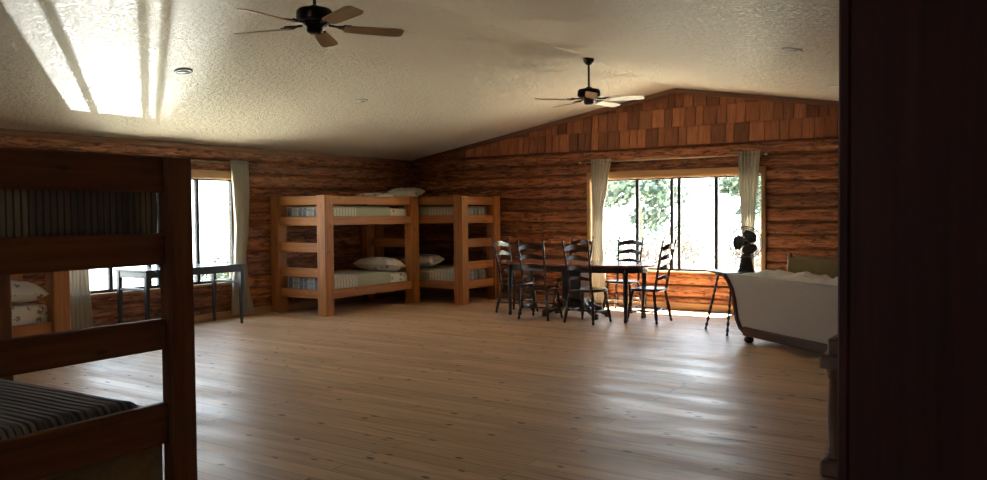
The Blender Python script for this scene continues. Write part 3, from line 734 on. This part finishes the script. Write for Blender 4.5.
# ------------------------------------------------------------------ ladder-back chairs
def chair():
    """faces +y in its own frame; back at -y"""
    root = empty('dining_chair', (0, 0, 0)); m = M['chairwood']
    SH = 0.45
    mb = MB()
    n = 28; top = []; 
    def sp(t, k):
        c, s = math.cos(t), math.sin(t); e = 2 / 3.6
        x = .225 * math.copysign(abs(c) ** e, c); y = .205 * math.copysign(abs(s) ** e, s)
        return (x * (1 + .10 * y / .2) * k, y * k)
    rings = [(.93, SH - .036), (1, SH - .024), (1, SH - .010), (.96, SH), (.7, SH - .006), (.3, SH - .010)]
    vs = [(*sp(2 * PI * i / n, k), z) for k, z in rings for i in range(n)]
    fs = [[i * n + k, i * n + (k + 1) % n, (i + 1) * n + (k + 1) % n, (i + 1) * n + k] for i in range(len(rings) - 1) for k in range(n)] + [list(range(n - 1, -1, -1)), list(range((len(rings) - 1) * n, len(rings) * n))]
    mb.append(vs, fs, [(v[1], v[0], v[2]) for v in vs], .5, True); mb.build('seat', m, root)
    prof = [(0, .013), (.05, .019), (.12, .015), (.16, .021), (.45, .023), (.62, .021), (.66, .014), (.70, .022), (.9, .019), (1, .016)]
    feet = {}
    for sx in (-1, 1):
        for sy in (-1, 1):
            p0 = Vector((sx * .225, sy * .215, 0)); p1 = Vector((sx * .17, sy * .150, SH - .03)); feet[sx, sy] = (p0, p1)
            mb = MB(); mb.turned(p0, p1, prof, 9); mb.build('leg', m, root)
    for sx in (-1, 1):
        a = feet[sx, 1][0].lerp(feet[sx, 1][1], .38); b = feet[sx, -1][0].lerp(feet[sx, -1][1], .38)
        mb = MB(); mb.turned(a, b, [(0, .008), (.3, .011), (.5, .018), (.7, .011), (1, .008)], 8); mb.build('stretcher', m, root)
    for sy, q in ((1, .46), (1, .30), (-1, .42)):
        a = feet[-1, sy][0].lerp(feet[-1, sy][1], q); b = feet[1, sy][0].lerp(feet[1, sy][1], q)
        mb = MB(); mb.turned(a, b, [(0, .008), (.3, .011), (.42, .010), (.5, .019), (.58, .010), (.7, .011), (1, .008)], 8); mb.build('stretcher', m, root)
    def backpt(t): return Vector((0, -.165 - .10 * t - .03 * t * t, SH - .02 + (1.09 - SH + .02) * t))
    for sx in (-1, 1):
        P = []; Rr = []
        for t, r in [(0, .014), (.06, .018), (.2, .017), (.5, .016), (.8, .014), (.9, .013), (.93, .009), (.955, .015), (.98, .013), (1, .004)]:
            p = backpt(t); P.append(p + Vector((sx * (.165 + .03 * t), 0, 0))); Rr.append(r)
        mb = MB(); mb.tube(P, Rr, 9); mb.build('back_post', m, root)
    for i, t in enumerate((.24, .44, .64, .84)):
        hw = .165 + .03 * t; hh = .026 + .004 * i
        mb = MB(); nx, th = 14, .006
        V = []
        for k in range(nx + 1):
            u = -1 + 2 * k / nx; c = backpt(t); bow = -.030 * (1 - u * u)
            up_ = hh * (1 + .55 * math.cos(u * PI * .9)); dn = -hh * (.55 - .25 * math.cos(u * PI))
            for dz, dy in ((dn, -th), (up_, -th), (up_, th), (dn, th)):
                V.append((u * hw, c.y + bow + dy, c.z + dz))
        F = [[k * 4 + j, k * 4 + (j + 1) % 4, (k + 1) * 4 + (j + 1) % 4, (k + 1) * 4 + j] for k in range(nx) for j in range(4)] + [[0, 1, 2, 3], [nx * 4 + 3, nx * 4 + 2, nx * 4 + 1, nx * 4]]
        mb.append(V, F, V, .5); mb.build('back_slat', m, root)
    return root
spots = [(-4.87, 9.54, R(-6), 'dark ladder-back chair with its back to the viewer before the table pedestal'),
         (-5.61, 9.57, R(3), 'dark ladder-back chair with its back to the viewer, next left of the pedestal one'),
         (-6.27, 10.02, R(-92), 'dark ladder-back chair at the bunk end of the dining table'),
         (-4.205, 10.02, R(87), 'dark ladder-back chair at the right table end, seen side-on against the window'),
         (-4.99, 10.92, R(180), 'dark ladder-back chair across the table, its back outlined against the window glass'),
         (-5.84, 10.95, R(176), 'dark ladder-back chair across the table in front of the log wall')]
c0 = chair()
for i, (x, y, a, lab) in enumerate(spots):
    c = c0 if i == 0 else copy_tree(c0)
    c.location = (x, y, 0); c.rotation_euler = (0, 0, a)
    tag(c, lab, 'chair', 'ladder-back dining chairs')

# ------------------------------------------------------------------ sofa (its back to the viewer)
ux = Vector((.787, -.617, 0)); SA = math.atan2(ux.y, ux.x)
def sofa():
    root = empty('sofa', (-2.66, 8.97, 0), SA); tag(root, 'grey upholstered sofa with dark scrolled wood frame, its back to the viewer', 'sofa')
    L = 2.02
    edge = [(0.06, .13), (-.02, .17), (-.075, .25), (-.10, .36), (-.125, .47), (-.17, .58), (-.24, .67), (-.30, .72), (-.31, .735)]
    mir = [(L - x, z) for x, z in edge]
    # back panel with depth, slightly raked
    poly = edge + [(x, z) for x, z in reversed(mir)]
    m = Matrix(((1, 0, 0, 0), (0, 0, 1, 0), (0, 1, 0, 0), (0, 0, 0, 1)))
    mb = MB(); mb.prism([(x, z) for x, z in poly], .17, m); mb.build('backrest', M['upholstery'], root)
    def band(pts, w0, nm):
        mb = MB(); V = []
        for i, (x, z) in enumerate(pts):
            a = Vector((*pts[max(0, i - 1)], 0)); b = Vector((*pts[min(len(pts) - 1, i + 1)], 0)); t = (b - a).normalized(); nn = Vector((-t.y, t.x, 0))
            for q, d in ((-.005, -.022), (w0, -.022), (w0, .03), (-.005, .03)):
                V.append((x + nn.x * q, d, z + nn.y * q))
        k = len(pts); F = [[i * 4 + j, i * 4 + (j + 1) % 4, (i + 1) * 4 + (j + 1) % 4, (i + 1) * 4 + j] for i in range(k - 1) for j in range(4)] + [[3, 2, 1, 0], [(k - 1) * 4 + j for j in range(4)]]
        mb.append(V, F, [(v[2], v[0], v[1]) for v in V]); return mb.build(nm, M['sofawood'], root)
    band([(x, z) for x, z in edge], .038, 'frame_scroll')
    band([(x, z) for x, z in mir], -.038, 'frame_scroll')
    mb = MB(); mb.box((L / 2, 0, .125), (L - .06, .05, .10), None, .012); mb.build('frame_rail', M['sofawood'], root)
    mb = MB(); mb.box((L / 2, .82, .13), (L - .06, .05, .11), None, .012); mb.build('frame_rail', M['sofawood'], root)
    mb = MB(); rbox_cloth(mb, .02, L - .02, .03, .80, .10, .30, .03, .004); mb.build('seat_base', M['upholstery'], root)
    for k in range(3):
        w = (L - .12) / 3; mb = MB(); rbox_cloth(mb, .06 + k * w, .06 + (k + 1) * w - .01, .18, .82, .302, .44, .05, .01, seed=k); mb.build('seat_cushion', M['upholstery'], root)
    for s, x0, x1 in ((-1, -.16, .05), (1, L - .05, L + .16)):
        mb = MB(); pr = [(.30, .10), (.60, .24)]
        sec = [(0.05, .14), (-.02, .17), (-.075, .25), (-.10, .36), (-.13, .47), (-.19, .56), (-.20, .62), (-.14, .66), (-.06, .64), (-.01, .57), (.03, .45), (.05, .3)]
        if s > 0: sec = [(L - x, z) for x, z in reversed(sec)]
        mb.prism(sec, .64, T((0, .17, 0)) @ m); mb.build('arm', M['upholstery'], root)
    for x in (.09, L - .09):
        for y in (.02, .80):
            mb = MB(); mb.lathe([(.025, 0), (.045, .012), (.055, .035), (.045, .06), (.03, .078)], c=(x, y, 0), n=14); mb.build('foot', M['sofawood'], root)
    return root
sofa()
def throw(name, x0, x1, y0, y1, z, h, label, seed, mat='throw'):
    mb = MB()
    def fn(u, v, o=0):
        x = x0 + (x1 - x0) * u; y = y0 + (y1 - y0) * v
        e = min(u, 1 - u, v, 1 - v) * 6; e = min(1, e)
        r = abs(fbm(x * 3.1 + seed, y * 3.1, seed)); rr = abs(noise.noise(Vector((x * 7 + seed, y * 8, 1))))
        zz = z + h * (0.25 + 1.1 * r + .45 * rr) * e
        return (x + .03 * fbm(x * 5, y * 5, seed), y + .03 * fbm(y * 5, x * 4, seed + 3), zz if not o else z - .002)
    mb.grid(lambda u, v: fn(u, v), 60, 30); mb.grid(lambda u, v: fn(u, v, 1), 60, 30)
    o = mb.build(name, M[mat]); o.matrix_world = T((-2.66, 8.97, 0)) @ RZ(SA)
    return tag(o, label, 'blanket', 'throws heaped on the sofa')
throw('throw_blanket', -.10, .95, .02, .52, .738, .062, 'crumpled white throw heaped on the sofa end beside the desk fan', 1.3)
throw('throw_blanket', .97, 1.85, .02, .50, .738, .06, 'crumpled white throw with a pointed fold on the sofa, in front of the olive cushion', 6.1)

# ------------------------------------------------------------------ side table with bobbin legs and desk fan
def bobbin():
    root = empty('side_table', (-2.94, 9.69, 0), R(-46)); tag(root, 'small dark side table on splayed bobbin-turned legs between window and sofa', 'side table')
    H = .735
    mb = MB(); mb.box((0, 0, H - .012), (.62, .56, .024), None, .008, seg=2); mb.build('tabletop', M['blackwood'], root)
    mb = MB(); mb.box((0, 0, H - .045), (.42, .36, .04), None, .005); mb.build('apron', M['blackwood'], root)
    for sx in (-1, 1):
        for sy in (-1, 1):
            p = [(0, .012), (.02, .018)]
            for k in range(9):
                t = .04 + k * .1; p += [(t, .009), (t + .05, .0205)]
            p += [(.97, .012), (1, .018)]
            mb = MB(); mb.turned((sx * .285, sy * .27, 0), (sx * .17, sy * .15, H - .03), p, 9); mb.build('leg', M['blackwood'], root)
    mb = MB(); mb.tube([(-.25, -.235, .22), (.25, .235, .22)], .007, 8); mb.tube([(-.25, .235, .22), (.25, -.235, .22)], .007, 8); mb.build('stretcher', M['blackwood'], root)
bobbin()
def desk_fan():
    root = empty('desk_fan', (-2.80, 9.58, .736), R(16)); tag(root, 'round desk fan with dark blades in a wire cage on the small side table', 'fan')
    mb = MB(); mb.lathe([(.095, 0), (.098, .012), (.085, .03), (.072, .10), (.058, .19), (.042, .21), (.02, .215)], n=24); mb.build('base', M['blackplastic'], root)
    mb = MB(); mb.tube([(0, .0, .19), (0, .02, .26), (0, .03, .31)], .022, 12); mb.build('neck', M['blackplastic'], root)
    zc = .345
    mb = MB(); mb.turned((0, .11, zc), (0, -.02, zc), [(0, .02), (.15, .05), (.7, .055), (1, .035)], 18); mb.build('motor', M['blackplastic'], root)
    for i in range(3):
        mb = MB(); ax = R(48 + 120 * i); V = []; nr, na = 8, 10
        for s_ in (0, 1):
            for a in range(nr + 1):
                r = .03 + .118 * a / nr; wd = R(33 + 20 * math.sin(PI * min(1, a / nr * .85 + .1)))
                for b in range(na + 1):
                    q = -1 + 2 * b / na; sh = wd * (1 if a < nr - 1 else .8)
                    th = ax + q * sh + R(16) * a / nr
                    V.append((r * math.cos(th), -.045 + .018 * q + s_ * .003, zc + r * math.sin(th)))
        k = (nr + 1) * (na + 1); F = []
        for s_ in (0, 1):
            F += [[s_ * k + a * (na + 1) + b, s_ * k + a * (na + 1) + b + 1, s_ * k + (a + 1) * (na + 1) + b + 1, s_ * k + (a + 1) * (na + 1) + b] for a in range(nr) for b in range(na)]
        mb.append(V, F, V, .5, True); mb.build('blade', M['blackplastic'], root)
    mb = MB(); mb.turned((0, -.02, zc), (0, -.07, zc), [(0, .034), (.8, .03), (1, .014)], 16); mb.build('hub', M['blackplastic'], root)
    mb = MB()
    def ring(r, y, w):
        mb.tube([(r * math.cos(2 * PI * k / 40), y, zc + r * math.sin(2 * PI * k / 40)) for k in range(41)], w, 6, False)
    ring(.186, -.04, .0075); ring(.165, -.09, .004); ring(.165, .02, .004); ring(.03, -.105, .002); ring(.10, -.102, .0013)
    for k in range(36):
        a = 2 * PI * k / 36; c, s = math.cos(a), math.sin(a)
        mb.tube([(.03 * c, -.105, zc + .03 * s), (.12 * c, -.10, zc + .12 * s), (.165 * c, -.09, zc + .165 * s), (.182 * c, -.04, zc + .182 * s), (.165 * c, .02, zc + .165 * s), (.06 * c, .05, zc + .06 * s)], .0013, 4, False)
    mb.build('cage', M['cagewire'], root)
desk_fan()

# ------------------------------------------------------------------ armchair beyond the sofa
def armchair():
    root = empty('armchair', (-2.23, 10.25, 0), R(-8)); tag(root, 'wooden armchair with an olive back cushion rising beyond the sofa', 'armchair')
    m = M['armwood']
    for s in (-1, 1):
        mb = MB(); mb.box((s * .36, .30, .445), (.05, .05, .89), None, .008); mb.turned((s * .36, .30, .888), (s * .36, .30, .925), [(0, .018), (.4, .028), (1, .008)], 10); mb.build('back_post', m, root)
        mb = MB(); mb.box((s * .36, -.30, .30), (.05, .05, .60), None, .008); mb.build('leg', m, root)
        mb = MB(); mb.box((s * .36, -.02, .615), (.08, .66, .03), None, .01); mb.build('armrest', m, root)
        mb = MB(); mb.box((s * .36, 0, .30), (.03, .55, .07), None, .005); mb.build('side_rail', m, root)
    mb = MB(); mb.box((0, .31, .80), (.67, .03, .07), None, .006); mb.box((0, .31, .42), (.67, .03, .07), None, .006); mb.box((0, -.30, .30), (.67, .03, .08), None, .006); mb.build('back_rail', m, root)
    mb = MB(); rbox_cloth(mb, -.33, .33, -.28, .20, .34, .47, .05, .01, 3.0); mb.build('seat_cushion', M['olive'], root)
    mb = MB(); rbox_cloth(mb, -.325, .325, .14, .285, .44, .88, .05, .012, 8.0); mb.build('back_cushion', M['olive'], root)
armchair()

# ------------------------------------------------------------------ piece of furniture at the right edge
def cabinet():
    root = empty('console_cabinet', (-.945, 4.60, 0)); tag(root, 'dark wooden console with ledge, turned column leg and block foot at the partition edge', 'console')
    c = M['cabinetwood']
    mb = MB(); mb.box((.74, .62, .40), (1.42, .30, .80), None, .01); mb.build('body', c, root)
    mb = MB(); mb.box((.73, .23, .632), (1.46, .52, .075), None, .01); mb.build('ledge', c, root)
    mb = MB(); mb.box((.745, .20, .713), (1.41, .44, .085), None, .008); mb.build('top_block', c, root)
    for x in (.06, 1.38):
        mb = MB(); mb.box((x, .24, .045), (.12, .50, .09), None, .012); mb.build('foot_block', c, root)
        mb = MB(); mb.turned((x, .06, .09), (x, .06, .594), [(0, .045), (.06, .045), (.07, .030), (.10, .038), (.14, .028), (.5, .034), (.86, .028), (.90, .038), (.94, .030), (.95, .045), (1, .045)], 16); mb.build('leg', c, root)
cabinet()

# dark panelled partition end right of the viewer
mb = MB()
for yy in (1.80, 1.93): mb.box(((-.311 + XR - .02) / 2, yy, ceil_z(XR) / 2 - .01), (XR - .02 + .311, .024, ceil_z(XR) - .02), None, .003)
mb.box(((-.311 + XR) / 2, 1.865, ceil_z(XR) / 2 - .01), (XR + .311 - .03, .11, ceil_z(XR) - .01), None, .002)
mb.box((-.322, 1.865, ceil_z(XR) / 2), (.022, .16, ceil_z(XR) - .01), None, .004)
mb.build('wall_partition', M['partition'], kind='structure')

# ------------------------------------------------------------------ ceiling fans
def ceiling_fan(loc, drop, angs, label, first=None):
    """loc: point on the ridge; blades drop metres below"""
    root = empty('ceiling_fan', loc); tag(root, label, 'ceiling fan', 'ceiling fans on the ridge')
    m = M['bronze']
    mb = MB(); mb.lathe([(.015, -.085), (.035, -.075), (.062, -.04), (.070, .012)], n=20); mb.build('canopy', m, root)
    mb = MB(); mb.tube([(0, 0, -.06), (0, 0, -drop + .14)], .0125, 10); mb.build('downrod', m, root)
    z = -drop
    mb = MB(); mb.lathe([(.02, z + .15), (.04, z + .14), (.05, z + .125), (.118, z + .118), (.134, z + .10), (.136, z + .045), (.125, z + .03), (.10, z + .025)], n=28); mb.build('motor_housing', m, root)
    mb = MB(); mb.lathe([(.10, z + .024), (.09, z + .0), (.062, z - .012), (.060, z - .045), (.048, z - .06), (.02, z - .064)], n=24); mb.build('switch_housing', m, root)
    for a in angs:
        q = RZ(a)
        ir = MB(); th = R(-12)
        ir.tube([q @ Vector(p) for p in ((.10, 0, z + .01), (.15, .0, z + .004), (.19, .025, z + .0), (.235, .03, z))], .009, 8)
        ir.tube([q @ Vector(p) for p in ((.15, 0, z + .004), (.19, -.025, z + .0), (.235, -.03, z))], .008, 8)
        ir.box((.235, 0, 0), (.06, .09, .008), T((0, 0, z)) @ q @ RX(th), .003)
        arm = ir.build('blade_arm', m, root)
        b = MB(); V = []; mq = T((0, 0, z)) @ q @ RX(th)
        outl = [(.215, -.045), (.26, -.055), (.40, -.062), (.58, -.069), (.635, -.064), (.66, -.045), (.66, .045), (.635, .064), (.58, .069), (.40, .062), (.26, .055), (.215, .045)]
        b.prism(outl, .007, mq @ T((0, 0, -.0145)), tn=random.random()); b.build('blade', M['blade'], root)
F1 = (-4.45, 4.27)
A = lambda p: math.atan2(p[1] - F1[1], p[0] - F1[0])
base1 = A((-4.03, 4.83))
ceiling_fan((XRG, F1[1], RIDGE + .0), .45, [base1 + k * 2 * PI / 5 for k in range(5)], 'dark bronze ceiling fan with oak blades, the nearer and larger of the two')
base2 = R(12)
ceiling_fan((XRG, 8.70, RIDGE + .0), .49, [base2 + k * 2 * PI / 5 for k in range(5)], 'dark bronze ceiling fan with oak blades hanging near the shingled gable')

# recessed lights on the slopes
def can(x, y, label, dark):
    z = ceil_z(x); s = 1 if x < XRG else -1
    root = empty('recessed_light', (x, y, z)); root.rotation_euler = (0, -s * math.atan(SL), 0); tag(root, label, 'ceiling light', 'recessed ceiling lights')
    mb = MB()
    mb.lathe([(.085, -.001), (.088, -.008), (.066, -.013), (.064, -.004)], n=28); mb.build('trim_ring', M['canlight' if dark else 'whiteplastic'], root)
    mb = MB(); mb.lathe([(.062, -.009), (.05, -.003), (.01, -.002)], n=24); mb.build('lens', M['canlight' if dark else 'whiteplastic'], root)
can(-6.92, 4.94, 'dark round recessed light in the ceiling beside the bright window reflection', True)
can(-6.95, 7.48, 'pale recessed light in the left ceiling slope above the corner bunks', False)
can(-1.73, 7.26, 'pale recessed light in the right ceiling slope, upper right', False)
can(-1.86, 9.85, 'pale recessed light in the right ceiling slope at the partition edge', False)

# ------------------------------------------------------------------ outside
GZ = -0.35
def ground(name, fn, nu, nv):
    mb = MB(); mb.grid(fn, nu, nv); return mb.build(name, M['ground'], kind='structure')
def gz(x, y):
    z = GZ
    if x < XL - 1: z -= 0.46 * (XL - 1 - x) if x > -26 else 0.46 * (26 + XL - 1)
    if y > YF + 3: z += 0.012 * (y - YF - 3)
    return z + .05 * fbm(x * .4, y * .4)
ground('ground', lambda u, v: (-45 + 75 * u, -15 + 75 * v, gz(-45 + 75 * u, -15 + 75 * v)), 75, 75)
def leafmesh(mb, blobs, count, size, seed):
    rnd = random.Random(seed)
    for _ in range(count):
        c, r = rnd.choice(blobs)
        d = Vector((rnd.gauss(0, 1), rnd.gauss(0, 1), rnd.gauss(0, 1))).normalized() * (rnd.random() ** .4)
        p = Vector(c) + Vector((d.x * r[0], d.y * r[1], d.z * r[2]))
        a = Vector((rnd.gauss(0, 1), rnd.gauss(0, 1), rnd.gauss(0, .7))).normalized(); b = a.orthogonal().normalized() * (.45 * size); s = size * rnd.uniform(.6, 1.3)
        V = [p - a * s * .5, p + b - a * s * .05, p + a * s * .5, p - b - a * s * .05]
        mb.append(V, [(0, 1, 2, 3)], V, rnd.random())
def shrub(x, y, h, w, mat, label, seed, base=None, cnt=1500):
    z = (gz(x, y) if base is None else base); root = empty('shrub', (x, y, z)); tag(root, label, 'shrub', 'shrubs outside the windows')
    rnd = random.Random(seed); mb = MB(); tips = []
    for k in range(9):
        a = rnd.random() * 2 * PI; q = (math.cos(a) * w * .35 * rnd.random(), math.sin(a) * w * .35 * rnd.random(), h * rnd.uniform(.55, .85))
        mb.tube([(0, 0, -.1), (q[0] * .4, q[1] * .4, q[2] * .5), q], [.02, .013, .006], 5); tips.append((q, (w * .3, w * .3, h * .25)))
    mb.build('stem', M['bark'], root)
    mb = MB(); leafmesh(mb, tips + [((0, 0, h * .45), (w * .5, w * .5, h * .42))], cnt, .075, seed); mb.build('foliage', M[mat], root)
def tree(x, y, h, w, label, seed):
    z = gz(x, y); root = empty('tree', (x, y, z)); tag(root, label, 'tree', 'trees beyond the gable window')
    rnd = random.Random(seed); mb = MB(); mb.tube([(0, 0, -.2), (.05, .03, h * .3), (-.05, .05, h * .6), (0, 0, h * .85)], [.16, .12, .08, .03], 9); mb.build('trunk', M['bark'], root)
    blobs = []
    for k in range(14):
        a = rnd.random() * 2 * PI; rr = w * .38 * rnd.random() ** .5; blobs.append(((math.cos(a) * rr, math.sin(a) * rr, h * rnd.uniform(.35, .95)), (w * .22, w * .22, h * .10)))
    mb = MB(); leafmesh(mb, blobs, 3600, .26, seed); mb.build('foliage', M['leaf'], root)
sh = [(-7.7, 15.4, 1.5, 1.6, 'leaf', 'green shrub outside behind the left curtain of the gable window'),
      (-6.9, 17.6, 1.7, 1.7, 'leaf', 'green shrub outside the second pane of the gable window'),
      (-5.9, 14.6, 1.15, 1.5, 'leafpale', 'low pale brush nearest the glass of the gable window'),
      (-6.1, 16.2, 1.5, 1.4, 'leafpale', 'taller pale brush behind the low one outside the gable window'),
      (-4.15, 15.5, 1.25, 1.5, 'leafpale', 'pale brush outside the right pane of the gable window'),
      (-5.2, 19.6, 1.7, 1.9, 'leaf', 'green shrub outside the rightmost pane of the gable window')]
for i, a in enumerate(sh): shrub(*a, seed=20 + i)
for i, (x, y, h, w, lab) in enumerate([(-18.5, 33, 4.6, 4.0, 'leafy tree beyond the leftmost gable window pane'),
                                       (-13.0, 30, 5.6, 4.2, 'broad leafy tree beyond the second gable window pane'),
                                       (-8.4, 31, 4.6, 3.6, 'leafy tree with drooping crown beyond the right gable window pane')]):
    tree(x, y, h, w, lab, 50 + i)
shrub(-11.2, 8.75, 1.35, 1.3, 'leaf', 'green shrub at the foot of the left window beside the curtain', 41, cnt=1300)

# ------------------------------------------------------------------ light
w = bpy.data.worlds.new('sky'); scene.world = w; w.use_nodes = True
nt = w.node_tree; bg = nt.nodes['Background']
tc = nt.nodes.new('ShaderNodeTexCoord'); sp = nt.nodes.new('ShaderNodeSeparateXYZ'); nt.links.new(tc.outputs['Generated'], sp.inputs[0])
r = ramp(nt, sp.outputs[2], [(0.0, (0.90, 0.95, 1.0)), (0.25, (0.78, 0.88, 1.0)), (0.8, (0.58, 0.76, 1.0))])
nt.links.new(r.outputs[0], bg.inputs[0]); bg.inputs[1].default_value = 4.0

sun = bpy.data.lights.new('sun', 'SUN'); sun.energy = 60; sun.angle = R(0.6); sun.color = (1.0, 0.94, 0.84)
so = bpy.data.objects.new('sun', sun); col.objects.link(so)
dsun = Vector((-0.08, -math.cos(R(67)), -math.sin(R(67))))
so.rotation_euler = dsun.to_track_quat('-Z', 'Y').to_euler()

# added spot lamp standing in for sunlight reflected up through the left window
az = Vector((.815, -.579, 0)); el = R(25.5); dr = (az * math.cos(el) + Vector((0, 0, math.sin(el)))).normalized()
tgt = Vector((XL, 5.78, 1.30)); D = 11.0
sl = bpy.data.lights.new('glint', 'SPOT'); sl.energy = 3600; sl.spot_size = R(10.5); sl.spot_blend = 0.75; sl.shadow_soft_size = 0.05; sl.color = (1.0, 0.985, 0.95)
slo = bpy.data.objects.new('glint', sl); col.objects.link(slo); slo.location = tgt - dr * D
slo.rotation_euler = dr.to_track_quat('-Z', 'Y').to_euler()

def portal(loc, rot, sx, sy):
    l = bpy.data.lights.new('daylight_portal', 'AREA'); l.shape = 'RECTANGLE'; l.size = sx; l.size_y = sy; l.cycles.is_portal = True
    o = bpy.data.objects.new('daylight_portal', l); col.objects.link(o); o.location = loc; o.rotation_euler = rot
portal((XL - .17, (LW[0] + LW[1]) / 2, (LW[2] + LW[3]) / 2), (R(90), 0, R(-90)), LW[1] - LW[0], LW[3] - LW[2])
portal(((GW[0] + GW[1]) / 2, YF + .17, (GW[2] + GW[3]) / 2), (R(-90), 0, 0), GW[1] - GW[0], GW[3] - GW[2])

portal(((NW[0] + NW[1]) / 2, YN - .17, (NW[2] + NW[3]) / 2), (R(90), 0, 0), NW[1] - NW[0], NW[3] - NW[2])

# ------------------------------------------------------------------ camera
YAW, PT, RL = R(33.67), R(1.823), R(-.4974)
fw = Vector((-math.sin(YAW) * math.cos(PT), math.cos(YAW) * math.cos(PT), -math.sin(PT)))
r0 = Vector((math.cos(YAW), math.sin(YAW), 0)); u0 = r0.cross(fw)
rt = r0 * math.cos(RL) + u0 * math.sin(RL); up_ = rt.cross(fw)
cd = bpy.data.cameras.new('camera'); cd.sensor_width = 36; cd.lens = 807.36 / 987 * 36; cd.clip_start = 0.05; cd.clip_end = 300
co = bpy.data.objects.new('camera', cd); col.objects.link(co)
co.matrix_world = Matrix(((rt.x, up_.x, -fw.x, 0), (rt.y, up_.y, -fw.y, 0), (rt.z, up_.z, -fw.z, 1.44), (0, 0, 0, 1)))
scene.camera = co
scene.view_settings.view_transform = 'Standard'; scene.view_settings.look = 'None'; scene.view_settings.gamma = 1
scene.view_settings.use_curve_mapping = False
scene.view_settings.exposure = 1.25
cy = scene.cycles
cy.max_bounces = 12; cy.diffuse_bounces = 8; cy.glossy_bounces = 5; cy.transparent_max_bounces = 16
cy.use_denoising = True; cy.denoiser = 'OPENIMAGEDENOISE'; cy.sample_clamp_indirect = 8; cy.caustics_reflective = False; cy.caustics_refractive = False
